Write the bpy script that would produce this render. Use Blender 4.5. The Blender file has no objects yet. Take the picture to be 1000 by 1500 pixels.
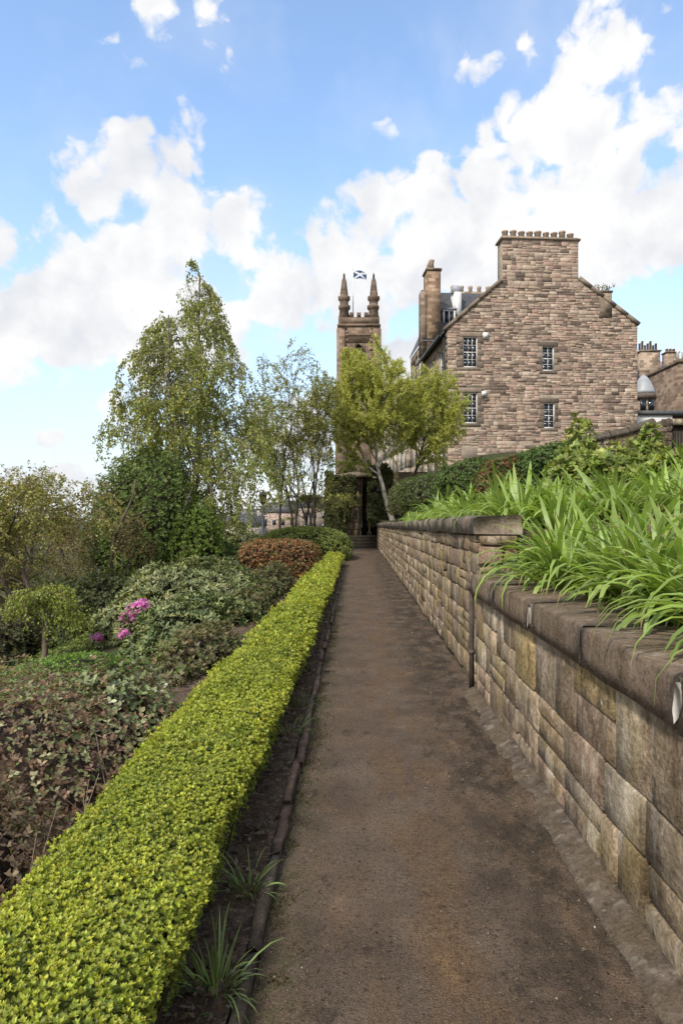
import bpy, math, random
import numpy as np
from mathutils import Vector, Matrix
R = math.radians
rng = np.random.default_rng(7)
sc = bpy.context.scene
COL = sc.collection

# ------------------------------------------------------------------ camera
CAMZ, F, U0, V0 = 1.6, 1000.0, 520.0, 757.0      # focal length and optical axis in pixels of a 1000 x 1500 frame
cam_d = bpy.data.cameras.new('camera'); cam = bpy.data.objects.new('camera', cam_d); COL.objects.link(cam)
cam.location = (0, 0, CAMZ); cam.rotation_euler = (R(90), 0, 0)
cam_d.sensor_fit = 'VERTICAL'; cam_d.sensor_height = 36; cam_d.lens = 24
cam_d.shift_x = -(U0-500)/1500; cam_d.shift_y = (V0-750)/1500
cam_d.clip_start = 0.05; cam_d.clip_end = 6000
sc.camera = cam
def at(u, v, Y): return np.array([(u-U0)*Y/F, Y, CAMZ-(v-V0)*Y/F])

# ------------------------------------------------------------------ light
SUN_EL, SUN_AZ = 46, 214          # azimuth: clockwise from +Y (north); behind the camera and to the left
sun_dir = Vector((math.sin(R(SUN_AZ))*math.cos(R(SUN_EL)), math.cos(R(SUN_AZ))*math.cos(R(SUN_EL)), math.sin(R(SUN_EL))))
sd = bpy.data.lights.new('sun', 'SUN'); sd.energy = 2.4; sd.angle = R(7); sd.color = (1, .955, .88)
so = bpy.data.objects.new('sun', sd); COL.objects.link(so)
so.rotation_euler = sun_dir.to_track_quat('Z', 'Y').to_euler()
sc.view_settings.view_transform = 'Standard'; sc.view_settings.look = 'None'
sc.view_settings.exposure = 0.9; sc.view_settings.gamma = 1.0
sc.view_settings.use_curve_mapping = False
sc.render.engine = 'CYCLES'
sc.cycles.use_denoising = True
sc.cycles.max_bounces = 6; sc.cycles.diffuse_bounces = 4; sc.cycles.transparent_max_bounces = 6
sc.cycles.glossy_bounces = 2; sc.cycles.transmission_bounces = 4

W = bpy.data.worlds.new('World'); sc.world = W; W.use_nodes = True
def build_sky():
    nt = W.node_tree; nt.nodes.clear(); N = nt.nodes.new; L = nt.links.new
    def inp(s, v):
        if isinstance(v, (int, float)): s.default_value = v
        elif isinstance(v, (tuple, list)): s.default_value = v
        else: L(v, s)
    def M(op, a, b=None, c=None, clamp=False):
        n = N('ShaderNodeMath'); n.operation = op; n.use_clamp = clamp
        inp(n.inputs[0], a)
        if b is not None: inp(n.inputs[1], b)
        if c is not None: inp(n.inputs[2], c)
        return n.outputs[0]
    def VM(op, a, b=None, scale=None):
        n = N('ShaderNodeVectorMath'); n.operation = op; inp(n.inputs[0], a)
        if b is not None: inp(n.inputs[1], b)
        if scale is not None: inp(n.inputs['Scale'], scale)
        return n.outputs['Value'] if op in ('DISTANCE', 'LENGTH', 'DOT_PRODUCT') else n.outputs[0]
    def noise(vec, scale, detail, rough=.5, dist=0):
        n = N('ShaderNodeTexNoise'); L(vec, n.inputs['Vector'])
        n.inputs['Scale'].default_value = scale; n.inputs['Detail'].default_value = detail
        n.inputs['Roughness'].default_value = rough; n.inputs['Distortion'].default_value = dist
        return n.outputs
    def ss(x, a, b, lo=0, hi=1):
        n = N('ShaderNodeMapRange'); n.interpolation_type = 'SMOOTHSTEP'; inp(n.inputs[0], x)
        for i, v in enumerate((a, b, lo, hi)): n.inputs[i+1].default_value = v
        return n.outputs[0]
    out = N('ShaderNodeOutputWorld'); bg = N('ShaderNodeBackground'); bg.inputs['Strength'].default_value = 0.14
    L(bg.outputs[0], out.inputs[0])
    sky = N('ShaderNodeTexSky'); sky.sky_type = 'NISHITA'; sky.sun_disc = False
    sky.sun_elevation = R(SUN_EL); sky.sun_rotation = R(SUN_AZ); sky.altitude = 80
    sky.air_density = 1.15; sky.dust_density = 0.6; sky.ozone_density = 2.0
    d = N('ShaderNodeTexCoord').outputs['Generated']
    # clouds: billows around a list of directions in view, free cumulus noise elsewhere
    wv = noise(d, 9.0, 4, .55)[1]
    w1 = VM('SCALE', VM('SUBTRACT', wv, (.5, .5, .5)), scale=.07)
    p = VM('ADD', d, w1)
    blobs = [(200,262,72),(262,238,52),(150,292,66),(262,322,84),(335,335,46),(190,372,85),(92,335,38),(55,335,36),(-5,340,30),
        (100,462,105),(205,465,110),(20,490,80),(300,475,85),(390,455,58),(432,428,50),(402,385,30),(455,352,26),
        (560,302,52),(503,302,18),(640,300,62),(705,268,66),(762,225,62),(822,192,58),(882,170,56),(955,190,62),(1010,190,60),
        (868,78,50),(928,80,44),(850,38,26),(905,40,30),(732,80,26),(757,70,20),(705,92,14),(737,165,20),(610,390,85),(710,372,105),(860,330,130),(965,340,95),
        (510,370,60),(530,455,80),(470,430,50),(985,8,26),(868,2,22),(60,636,22),(30,632,16),(165,606,20),(95,712,30),(40,715,26),(150,708,24),
        (232,-2,30),(290,6,20),(312,52,15),(330,72,11),(190,105,7),(552,214,7),(166,48,8),(205,10,18),(450,640,60),(600,560,80),(390,640,40),(340,740,40)]
    acc = None
    for (u, v, r) in blobs:
        c = Vector(((u-U0)/F, 1, (V0-v)/F)); k = c.length; c.normalize()
        rr = r/F/k*0.86
        dist = VM('DISTANCE', p, tuple(c))
        s = M('SUBTRACT', rr, dist)
        acc = s if acc is None else M('SMOOTH_MAX', acc, s, .014)
    cen = Vector(((500-U0)/F, 1, (V0-380)/F)).normalized()
    lowf = noise(d, 2.3, 4, .5)[0]
    free = M('MULTIPLY', M('SUBTRACT', lowf, .48), .6)
    away = ss(VM('DISTANCE', d, tuple(cen)), .58, .85)
    free = M('ADD', free, M('MULTIPLY', M('SUBTRACT', away, 1), .6))
    field = M('MAXIMUM', acc, free)
    f1 = noise(p, 19, 9, .62)[0]
    f2 = noise(p, 5.5, 4, .5)[0]
    def vor(vec, scale):
        n = N('ShaderNodeTexVoronoi'); L(vec, n.inputs['Vector']); n.inputs['Scale'].default_value = scale; n.feature = 'F1'; return n.outputs['Distance']
    q = VM('ADD', p, VM('SCALE', VM('SUBTRACT', noise(d, 30, 3, .6)[1], (.5, .5, .5)), scale=.012))
    bil = M('ADD', M('MULTIPLY', M('SUBTRACT', .60, vor(q, 17)), .046), M('MULTIPLY', M('SUBTRACT', .5, vor(q, 44)), .026))
    field = M('ADD', M('ADD', field, M('MULTIPLY', M('SUBTRACT', f1, .5), .085)), bil)
    dens = ss(field, -.008, .018)
    # soft veil around the clouds
    veil = M('MULTIPLY', ss(field, -.10, .02), .22)
    dens = M('MAXIMUM', dens, M('MULTIPLY', veil, ss(f2, .35, .7)))
    # light and shade inside the clouds: thick and low portions go grey
    f3 = noise(VM('ADD', p, (-.012, 0, .022)), 11, 6, .55)[0]
    f3b = noise(p, 11, 6, .55)[0]
    rel = M('ADD', M('MULTIPLY', M('SUBTRACT', f3b, f3), 2.2), M('MULTIPLY', bil, 3.0))
    shade = M('ADD', M('ADD', ss(f2, .34, .66, .0, .70), .36), rel)
    shade = M('MAXIMUM', M('MINIMUM', shade, 1), 0)
    cc = N('ShaderNodeMix'); cc.data_type = 'RGBA'; L(shade, cc.inputs['Factor'])
    cc.inputs['A'].default_value = (3.0, 3.1, 3.3, 1); cc.inputs['B'].default_value = (3.9, 3.9, 3.9, 1)
    # thin haze towards the horizon
    sepz = N('ShaderNodeSeparateXYZ'); L(d, sepz.inputs[0])
    hz = ss(sepz.outputs[2], .0, .45, .75, 0)
    skyb = N('ShaderNodeMix'); skyb.data_type = 'RGBA'; skyb.blend_type = 'MULTIPLY'; skyb.inputs['Factor'].default_value = 1
    L(sky.outputs[0], skyb.inputs['A']); skyb.inputs['B'].default_value = (1.2, 1.19, 1.18, 1)
    h = N('ShaderNodeMix'); h.data_type = 'RGBA'; L(hz, h.inputs['Factor']); L(skyb.outputs['Result'], h.inputs['A'])
    h.inputs['B'].default_value = (2.6, 2.9, 3.45, 1)
    mx = N('ShaderNodeMix'); mx.data_type = 'RGBA'; L(dens, mx.inputs['Factor'])
    L(h.outputs['Result'], mx.inputs['A']); L(cc.outputs['Result'], mx.inputs['B'])
    L(mx.outputs['Result'], bg.inputs['Color'])
build_sky()

# ------------------------------------------------------------------ materials
class NT:
    def __init__(s, name):
        s.m = bpy.data.materials.new(name); s.m.use_nodes = True; s.nt = s.m.node_tree
        s.b = s.nt.nodes['Principled BSDF']; s.out = s.nt.nodes['Material Output']
    def N(s, t): return s.nt.nodes.new(t)
    def L(s, a, b): s.nt.links.new(a, b)
    def set(s, sock, v):
        if hasattr(v, 'links') or isinstance(v, bpy.types.NodeSocket): s.L(v, sock)
        else: sock.default_value = v
    def pos(s): return s.N('ShaderNodeNewGeometry').outputs['Position']
    def scale(s, vec, sc3):
        n = s.N('ShaderNodeVectorMath'); n.operation = 'MULTIPLY'; s.L(vec, n.inputs[0]); n.inputs[1].default_value = sc3; return n.outputs[0]
    def noise(s, vec, scale, detail=4, rough=.55, out=0):
        n = s.N('ShaderNodeTexNoise'); s.L(vec, n.inputs['Vector']); n.inputs['Scale'].default_value = scale
        n.inputs['Detail'].default_value = detail; n.inputs['Roughness'].default_value = rough; return n.outputs[out]
    def vor(s, vec, scale, feat='F1', out=0):
        n = s.N('ShaderNodeTexVoronoi'); n.feature = feat; s.L(vec, n.inputs['Vector']); n.inputs['Scale'].default_value = scale; return n.outputs[out]
    def rng(s, x, a, b, lo=0., hi=1., smooth=True):
        n = s.N('ShaderNodeMapRange'); n.interpolation_type = 'SMOOTHSTEP' if smooth else 'LINEAR'; s.L(x, n.inputs[0])
        for i, v in enumerate((a, b, lo, hi)): n.inputs[i+1].default_value = v
        return n.outputs[0]
    def math(s, op, a, b=0.):
        n = s.N('ShaderNodeMath'); n.operation = op; s.set(n.inputs[0], a); s.set(n.inputs[1], b); return n.outputs[0]
    def mix(s, f, a, b, mode='MIX'):
        n = s.N('ShaderNodeMix'); n.data_type = 'RGBA'; n.blend_type = mode
        s.set(n.inputs['Factor'], f)
        for k, v in (('A', a), ('B', b)):
            if isinstance(v, tuple): n.inputs[k].default_value = (*v, 1) if len(v) == 3 else v
            else: s.L(v, n.inputs[k])
        return n.outputs['Result']
    def attr(s): n = s.N('ShaderNodeAttribute'); n.attribute_name = 'Col'; return n.outputs['Color']
    def orand(s): return s.N('ShaderNodeObjectInfo').outputs['Random']
    def bump(s, h, strength=.5, dist=.02):
        n = s.N('ShaderNodeBump'); n.inputs['Strength'].default_value = strength; n.inputs['Distance'].default_value = dist
        s.L(h, n.inputs['Height']); s.L(n.outputs[0], s.b.inputs['Normal']); return n
    def col(s, c):
        if isinstance(c, tuple): s.b.inputs['Base Color'].default_value = (*c, 1)
        else: s.L(c, s.b.inputs['Base Color'])
    def rough(s, r, spec=.3):
        s.set(s.b.inputs['Roughness'], r); s.b.inputs['Specular IOR Level'].default_value = spec

def leaf_mat(name, trans=.35, rough=.5, spec=.3, tint=None, base=None, var=.25, tips=False):
    t = NT(name)
    c = t.attr() if base is None else None
    if base is not None:
        rnd = t.orand()
        c = t.mix(rnd, tuple(x*(1-var) for x in base), tuple(min(1, x*(1+var)) for x in base))
        n = t.noise(t.pos(), 14, 2); c = t.mix(t.rng(n, .3, .75), c, t.mix(1., c, (.78, .92, .62), 'MULTIPLY'))
    if tips:   # some blades die back from the tip
        f = t.math('MULTIPLY', t.rng(t.attr(), .80, .96), t.rng(t.math('FRACT', t.math('MULTIPLY', rnd, 7.3)), .62, .7)); c = t.mix(f, c, (.30, .22, .09))
        f2 = t.rng(t.attr(), .0, .25, .55, 0); c = t.mix(f2, c, (.33, .36, .14))
    n = t.noise(t.pos(), 3.1, 2)
    c = t.mix(t.rng(n, .3, .7), c, t.mix(1., c, (.82, .86, .8), 'MULTIPLY'))
    t.col(c); t.rough(rough, spec)
    tr = t.N('ShaderNodeBsdfTranslucent'); tc = t.mix(1., c, tint or (1.25, 1.2, .55), 'MULTIPLY'); t.L(tc, tr.inputs[0])
    mx = t.N('ShaderNodeMixShader'); mx.inputs[0].default_value = trans
    t.L(t.b.outputs[0], mx.inputs[1]); t.L(tr.outputs[0], mx.inputs[2]); t.L(mx.outputs[0], t.out.inputs[0])
    return t.m

def stone_mat(name, wear=.5, streak=.0, moss=(0.16, 0.15, 0.05), moss_amt=.0, scale=1.0, bump=.6, bd=.02, lichen=.0):
    t = NT(name); p = t.pos(); c = t.attr()
    n1 = t.noise(p, 5*scale, 6, .65); n2 = t.noise(p, 38*scale, 4, .6); n3 = t.noise(p, 1.3*scale, 3)
    c = t.mix(t.rng(n1, .3, .72), t.mix(1., c, (1-.45*wear, 1-.47*wear, 1-.5*wear), 'MULTIPLY'), t.mix(1., c, (1+.22*wear,)*3, 'MULTIPLY'))
    c = t.mix(t.rng(n2, .42, .7, 0, .6*wear), c, t.mix(1., c, (.45, .42, .38), 'MULTIPLY'))
    nb = t.noise(p, 15*scale, 6, .7); nc = t.noise(p, 110*scale, 3, .7)
    c = t.mix(t.rng(nb, .50, .66, 0, .75*wear), c, t.mix(1., c, (.46, .43, .39), 'MULTIPLY'))
    c = t.mix(t.rng(nb, .44, .30, 0, .55*wear), c, t.mix(1., c, (1.55, 1.5, 1.4), 'MULTIPLY'))
    c = t.mix(t.rng(nc, .54, .72, 0, .7*wear), c, t.mix(1., c, (.5, .48, .45), 'MULTIPLY'))
    if streak:
        sp = t.scale(p, (9, 9, .9)); ns = t.noise(sp, 1.6, 4, .6)
        c = t.mix(t.rng(ns, .44, .66, 0, streak), c, t.mix(1., c, (.34, .31, .28), 'MULTIPLY'))
        ns2 = t.noise(t.scale(p, (7, 7, 1.1)), 1.5, 4, .6)
        c = t.mix(t.rng(ns2, .56, .70, 0, streak*.75), c, (.44, .40, .33))
    if moss_amt:
        c = t.mix(t.rng(n3, .42, .66, 0, moss_amt), c, t.mix(t.rng(n2, .35, .65), moss, tuple(x*.5 for x in moss)))
    if lichen > .4:
        v3 = t.noise(t.scale(p, (1, 1, .55)), 3.4, 5, .66); c = t.mix(t.rng(v3, .55, .66, 0, .75), c, t.mix(t.rng(n2, .35, .65), (.56, .49, .38), (.40, .32, .20))); c = t.mix(t.rng(v3, .44, .33, 0, .75), c, t.mix(1., c, (.42, .38, .35), 'MULTIPLY'))
    if lichen:
        v = t.noise(p, 9*scale, 3, .7)
        c = t.mix(t.rng(v, .64, .72, 0, lichen), c, (.5, .48, .42))
    t.col(c); t.rough(.9, .2)
    h = t.math('ADD', t.math('ADD', t.math('MULTIPLY', n1, .6), t.math('MULTIPLY', n2, .35)), t.math('MULTIPLY', nb, .6))
    t.bump(h, bump, bd)
    return t.m

def plain_mat(name, c, rough=.7, spec=.3, var=.2, scale=8., bump=0, bd=.01, metal=0.):
    t = NT(name); n = t.noise(t.pos(), scale, 5)
    t.col(t.mix(t.rng(n, .3, .7), tuple(x*(1-var) for x in c), tuple(x*(1+var) for x in c)))
    t.rough(rough, spec); t.b.inputs['Metallic'].default_value = metal
    if bump: t.bump(n, bump, bd)
    return t.m

MAT = {}
MAT['leaf'] = leaf_mat('leaf')
MAT['leaf_glossy'] = leaf_mat('leaf_glossy', trans=.15, rough=.5, spec=.28)
MAT['leaf_hedge'] = leaf_mat('leaf_hedge', trans=.42, rough=.45, spec=.35)
MAT['lily'] = leaf_mat('strap_leaf', trans=.38, rough=.42, spec=.4, base=(.31, .385, .10), var=.30, tint=(1.15, 1.15, .55), tips=True)
MAT['tuft'] = leaf_mat('tuft_leaf', trans=.3, rough=.45, spec=.35, base=(.25, .30, .11), var=.5)
MAT['petal'] = leaf_mat('petal', trans=.4, tint=(1.1, .9, 1.1))
def bark(name, c, c2, sc=6., zs=.35):
    t = NT(name); p = t.scale(t.pos(), (1, 1, zs)); n = t.noise(p, sc, 5, .6); n2 = t.noise(p, sc*6, 3)
    t.col(t.mix(t.rng(n, .35, .65), c, c2)); t.rough(.9, .15); t.bump(t.math('ADD', n, t.math('MULTIPLY', n2, .4)), .7, .02); return t.m
MAT['bark'] = bark('bark_brown', (.075, .055, .04), (.15, .115, .085))
MAT['bark_birch'] = bark('bark_birch', (.10, .085, .07), (.34, .31, .27), 4, 1.6)
MAT['bark_pale'] = bark('bark_pale', (.17, .14, .11), (.42, .38, .32), 5, .8)
MAT['bark_dark'] = bark('bark_dark', (.04, .032, .026), (.085, .068, .052))
MAT['wall_stone'] = stone_mat('wall_stone', scale=1.35, wear=1.0, streak=.42, moss=(.27, .20, .065), moss_amt=.55, bump=.9, bd=.025, lichen=.6)
MAT['coping_stone'] = stone_mat('coping_stone', scale=1.9, wear=.85, streak=.35, moss=(.15, .105, .055), moss_amt=.45, bump=.8, bd=.02, lichen=.25)
MAT['gable_stone'] = stone_mat('gable_stone', wear=.45, scale=.45, bump=.5, bd=.05)
MAT['tower_stone'] = stone_mat('tower_stone', wear=.6, scale=.35, streak=.35, bump=.5, bd=.08)
def rubble_mat(name, bw, bh, scale=1., contrast=.45):
    t = NT(name); p = t.pos(); sx = t.N('ShaderNodeSeparateXYZ'); t.L(p, sx.inputs[0])
    cb = t.N('ShaderNodeCombineXYZ'); t.L(t.math('ADD', sx.outputs[0], sx.outputs[1]), cb.inputs[0]); t.L(sx.outputs[2], cb.inputs[1])
    wob = t.noise(p, 1.7, 3, out=1); vv = t.N('ShaderNodeVectorMath'); vv.operation = 'MULTIPLY_ADD'; t.L(wob, vv.inputs[0]); vv.inputs[1].default_value = (.16, .16, .16); t.L(cb.outputs[0], vv.inputs[2])
    br = t.N('ShaderNodeTexBrick'); t.L(vv.outputs[0], br.inputs['Vector']); br.inputs['Scale'].default_value = scale; br.inputs['Brick Width'].default_value = bw; br.inputs['Row Height'].default_value = bh
    br.inputs['Mortar Size'].default_value = .018; br.inputs['Bias'].default_value = -.1
    br.inputs['Color1'].default_value = (1-contrast, 1-contrast*1.05, 1-contrast*1.1, 1); br.inputs['Color2'].default_value = (1.3, 1.28, 1.25, 1); br.inputs['Mortar'].default_value = (.7, .68, .64, 1)
    n1 = t.noise(p, 1.1, 5, .6); n2 = t.noise(p, 9, 4, .6)
    c = t.mix(1., t.attr(), br.outputs[0], 'MULTIPLY'); c = t.mix(t.rng(n1, .35, .7, 0, .6), c, t.mix(1., c, (.6, .56, .52), 'MULTIPLY')); c = t.mix(t.rng(n2, .5, .7, 0, .4), c, t.mix(1., c, (.6, .57, .54), 'MULTIPLY'))
    t.col(c); t.rough(.92, .15); t.bump(t.math('ADD', br.outputs[1], n2), -.4, .04); return t.m
MAT['rubble_far'] = rubble_mat('rubble_far', .62, .27)
MAT['ashlar_far'] = rubble_mat('ashlar_far', 1.0, .46, 1., .35)
MAT['mortar'] = plain_mat('mortar', (.25, .205, .155), .95, .1, .3, 6, .5)
MAT['mortar_dark'] = plain_mat('mortar_dark', (.12, .095, .07), .95, .1, .35, 8, .5)
MAT['mortar_pale'] = plain_mat('mortar_pale', (.42, .38, .32), .95, .1, .15, 25, .5, .005)
MAT['slate'] = plain_mat('slate', (.075, .075, .078), .6, .4, .25, 4, .3)
MAT['lead'] = plain_mat('lead_sheet', (.30, .305, .315), .5, .4, .12, 2)
MAT['white_paint'] = plain_mat('white_paint', (.62, .60, .57), .5, .4, .06, 3)
MAT['blind'] = plain_mat('window_blind', (.42, .38, .36), .8, .2, .06, 3)
MAT['iron'] = plain_mat('dark_iron', (.03, .03, .032), .5, .4, .2, 10)
MAT['pipe'] = plain_mat('rusty_pipe', (.075, .055, .042), .8, .3, .4, 12, .3)
MAT['pot'] = plain_mat('chimney_clay', (.36, .27, .20), .85, .2, .2, 4)
MAT['timber_dark'] = plain_mat('dark_timber', (.035, .026, .02), .7, .3, .3, 6)
MAT['louvre'] = plain_mat('louvre_slate', (.11, .09, .075), .8, .2, .2, 4)
MAT['harl'] = plain_mat('pale_harling', (.52, .44, .36), .95, .15, .1, 3)
t = NT('window_glass'); t.col((.02, .024, .03)); t.rough(.06, .6); MAT['glass'] = t.m
t = NT('soil'); p = t.pos(); n = t.noise(p, 7, 6, .65); n2 = t.noise(p, 55, 3, .6)
c = t.mix(t.rng(n, .3, .7), (.062, .043, .030), (.145, .102, .072)); c = t.mix(t.rng(n2, .52, .68), c, (.20, .14, .095))
t.col(c); t.rough(.95, .1); t.bump(t.math('ADD', n, t.math('MULTIPLY', n2, .5)), .9, .04); MAT['soil'] = t.m
t = NT('ground_cover'); p = t.pos(); n = t.noise(p, 1.1, 5, .6); n2 = t.noise(p, 24, 4, .6)
c = t.mix(t.rng(n, .42, .6), (.07, .052, .034), (.055, .085, .022)); c = t.mix(t.rng(n2, .4, .68, 0, .7), c, t.mix(1., c, (.45, .45, .4), 'MULTIPLY'))
t.col(c); t.rough(.95, .1); t.bump(n2, .9, .05); MAT['ground'] = t.m
def path_material():
    t = NT('worn_asphalt'); p = t.pos()
    n1 = t.noise(p, 2.2, 6, .62); n2 = t.noise(p, 130, 3, .7); n3 = t.noise(p, 14, 6, .7); n4 = t.noise(p, .9, 4, .6)
    v = t.vor(p, 150); v2 = t.vor(p, 190)
    c = t.mix(t.rng(n1, .3, .7), (.086, .060, .041), (.152, .109, .076))
    sx = t.N('ShaderNodeSeparateXYZ'); t.L(p, sx.inputs[0])
    # mossy rust-brown film: strongest along the untrodden middle line and the kerb
    mid = t.math('ABSOLUTE', t.math('SUBTRACT', sx.outputs[0], .33)); midm = t.rng(mid, 0., .30, 1, 0)
    n6 = t.noise(t.scale(p, (2.6, .8, 1)), 1.6, 6, .68)
    f = t.math('MULTIPLY', t.math('ADD', t.math('MULTIPLY', midm, .55), .35), t.rng(n6, .42, .60))
    c = t.mix(f, c, t.mix(t.rng(n3, .3, .7), (.105, .060, .030), (.165, .105, .055)))
    kl = t.rng(sx.outputs[0], -.34, -.08, 1, 0)
    c = t.mix(t.math('MULTIPLY', kl, t.rng(n3, .38, .66)), c, (.085, .078, .034))
    n5 = t.noise(p, 45, 5, .75)
    wr = t.rng(sx.outputs[0], .35, .85, 0, 1); n7 = t.noise(t.scale(p, (1.6, 1, 1)), 3.1, 7, .72)
    c = t.mix(t.math('MULTIPLY', wr, t.rng(n7, .42, .58, 0, .9)), c, t.mix(t.rng(n5, .35, .6), (.028, .020, .014), (.062, .045, .028)))
    c = t.mix(t.rng(n7, .57, .66, 0, .65), c, (.036, .027, .020)); c = t.mix(t.rng(n7, .42, .34, 0, .55), c, t.mix(1., c, (1.5, 1.42, 1.3), 'MULTIPLY'))
    c = t.mix(t.rng(n5, .5, .68, 0, .8), c, t.mix(1., c, (.45, .42, .40), 'MULTIPLY')); c = t.mix(t.rng(n5, .42, .28, 0, .6), c, t.mix(1., c, (1.6, 1.55, 1.5), 'MULTIPLY'))
    c = t.mix(t.rng(n2, .48, .66, 0, .85), c, t.mix(1., c, (.35, .33, .31), 'MULTIPLY')); c = t.mix(t.rng(n2, .44, .30, 0, .7), c, t.mix(1., c, (1.7, 1.65, 1.6), 'MULTIPLY'))
    c = t.mix(t.rng(v, .0, .26, .75, 0), c, t.mix(1., c, (2.4, 2.35, 2.3), 'MULTIPLY'))
    c = t.mix(t.rng(n3, .56, .72, 0, .55), c, t.mix(1., c, (.48, .44, .4), 'MULTIPLY'))
    t.col(c); t.rough(t.rng(n1, .3, .7, .78, .95), .25)
    h = t.math('ADD', t.math('ADD', t.math('MULTIPLY', n3, .9), t.math('MULTIPLY', n2, .5)), t.math('MULTIPLY', v2, .5))
    t.bump(t.math('ADD', h, t.math('ADD', n5, n7)), .9, .011); return t.m
MAT['path'] = path_material()

# ------------------------------------------------------------------ mesh helpers
def tag(o, label=None, cat=None, group=None, kind=None):
    if label: o['label'] = label
    if cat: o['category'] = cat
    if group: o['group'] = group
    if kind: o['kind'] = kind
    return o
def empty(name, loc, rz=0):
    o = bpy.data.objects.new(name, None); COL.objects.link(o); o.location = loc; o.rotation_euler = (0, 0, rz)
    o.empty_display_size = .2; return o
def link(name, me, parent=None, mat=None, loc=None):
    if mat is not None:
        me.materials.clear(); me.materials.append(MAT[mat] if isinstance(mat, str) else mat)
    o = bpy.data.objects.new(name, me); COL.objects.link(o); o.parent = parent
    if loc is not None: o.location = loc
    return o
def mesh_np(name, V, faces, cols=None, smooth=False):
    """V (n,3); faces: list of int arrays (m,k)"""
    V = np.asarray(V, dtype=np.float32); me = bpy.data.meshes.new(name)
    me.vertices.add(len(V)); me.vertices.foreach_set('co', V.ravel())
    faces = [np.asarray(f, dtype=np.int32) for f in faces if len(f)]
    tot = np.concatenate([np.full(len(f), f.shape[1], np.int32) for f in faces])
    idx = np.concatenate([f.ravel() for f in faces])
    me.loops.add(len(idx)); me.loops.foreach_set('vertex_index', idx)
    me.polygons.add(len(tot)); st = np.concatenate([[0], np.cumsum(tot)[:-1]]).astype(np.int32)
    me.polygons.foreach_set('loop_start', st); me.polygons.foreach_set('loop_total', tot)
    if smooth: me.polygons.foreach_set('use_smooth', np.ones(len(tot), bool))
    if cols is not None:
        cols = np.asarray(cols, dtype=np.float32)
        if cols.ndim == 1: cols = np.tile(cols, (len(V), 1))
        a = me.color_attributes.new('Col', 'FLOAT_COLOR', 'POINT')
        a.data.foreach_set('color', np.concatenate([np.clip(cols, 0, 1), np.ones((len(V), 1), np.float32)], 1).ravel())
    me.update(calc_edges=True); me.validate(); return me
class MB:
    """collects boxes, prisms, lathes for ONE mesh"""
    def __init__(s): s.V = []; s.F = {}; s.C = []; s.n = 0
    def add(s, V, F, col=None):
        V = np.asarray(V, float); s.V.append(V)
        for f in F: s.F.setdefault(len(f), []).append([i+s.n for i in f])
        s.C.append(np.tile(np.asarray(col if col is not None else (.3, .25, .2), float), (len(V), 1))); s.n += len(V); return s
    def box(s, x0, x1, y0, y1, z0, z1, col=None, jit=0):
        V = np.array([(x, y, z) for z in (z0, z1) for y in (y0, y1) for x in (x0, x1)], float)
        if jit: V += rng.normal(0, jit, V.shape)
        return s.add(V, [(0, 2, 3, 1), (4, 5, 7, 6), (0, 1, 5, 4), (2, 6, 7, 3), (0, 4, 6, 2), (1, 3, 7, 5)], col)
    def prism(s, poly, y0, y1, col=None):
        """poly: (x,z) outline counter-clockwise seen from -y"""
        k = len(poly); V = [(x, y0, z) for x, z in poly]+[(x, y1, z) for x, z in poly]
        F = [tuple(range(k)), tuple(range(2*k-1, k-1, -1))]+[(i, i+k, (i+1) % k+k, (i+1) % k) for i in range(k)]
        return s.add(V, F, col)
    def lathe(s, cx, cy, prof, k=12, col=None, rot=0):
        V = []; F = []
        for r, z in prof:
            for i in range(k): a = 2*math.pi*i/k+rot; V.append((cx+r*math.cos(a), cy+r*math.sin(a), z))
        for j in range(len(prof)-1):
            for i in range(k): F.append((j*k+i, j*k+(i+1) % k, (j+1)*k+(i+1) % k, (j+1)*k+i))
        F.append(tuple(range(k-1, -1, -1))); F.append(tuple((len(prof)-1)*k+i for i in range(k)))
        return s.add(V, F, col)
    def build(s, name, mat, parent=None, smooth=False):
        return link(name, mesh_np(name, np.concatenate(s.V), list(s.F.values()), np.concatenate(s.C), smooth), parent, mat)

def fn(P, seed=0, f=1.0, octv=3):
    """cheap smooth pseudo noise, about -1..1"""
    P = np.asarray(P, float)*f; r = np.random.default_rng(seed); out = np.zeros(len(P)); amp = 1.; tot = 0
    for o in range(octv):
        for k in range(4):
            w = r.normal(0, 1, P.shape[1])*(1.9**o); out += amp*np.sin(P@w*2.2+r.uniform(0, 6.28)); tot += amp*.55
        amp *= .55
    return out/tot
def unit(v): return v/np.maximum(np.linalg.norm(v, axis=-1, keepdims=True), 1e-9)
LEAF4 = (np.array([(0, 0, 0), (.45, .5, .08), (1, 0, 0), (.45, -.5, .08)]), np.array([(0, 1, 2), (0, 2, 3)]))
LEAF6 = (np.array([(0, 0, 0), (.3, .42, .07), (.68, .46, .09), (1, 0, .0), (.68, -.46, .09), (.3, -.42, .07)]), np.array([(0, 1, 2, 3), (0, 3, 4, 5)]))
def leaves_mesh(name, P, A, Nrm, length, width, cols, tmpl=LEAF4, bend=0.):
    T, Fc = tmpl; n = len(P); A = unit(A); Wd = unit(np.cross(A, Nrm)+1e-6); U = np.cross(Wd, A)
    length = np.broadcast_to(length, n)[:, None, None]; width = np.broadcast_to(width, n)[:, None, None]
    V = P[:, None]+A[:, None]*T[None, :, :1]*length+Wd[:, None]*T[None, :, 1:2]*width+U[:, None]*(T[None, :, 2:3]*width-bend*T[None, :, :1]**2*length)
    k = len(T); Fs = (Fc[None]+np.arange(n)[:, None, None]*k).reshape(-1, Fc.shape[1])
    return mesh_np(name, V.reshape(-1, 3), [Fs], np.repeat(cols, k, 0))
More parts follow.
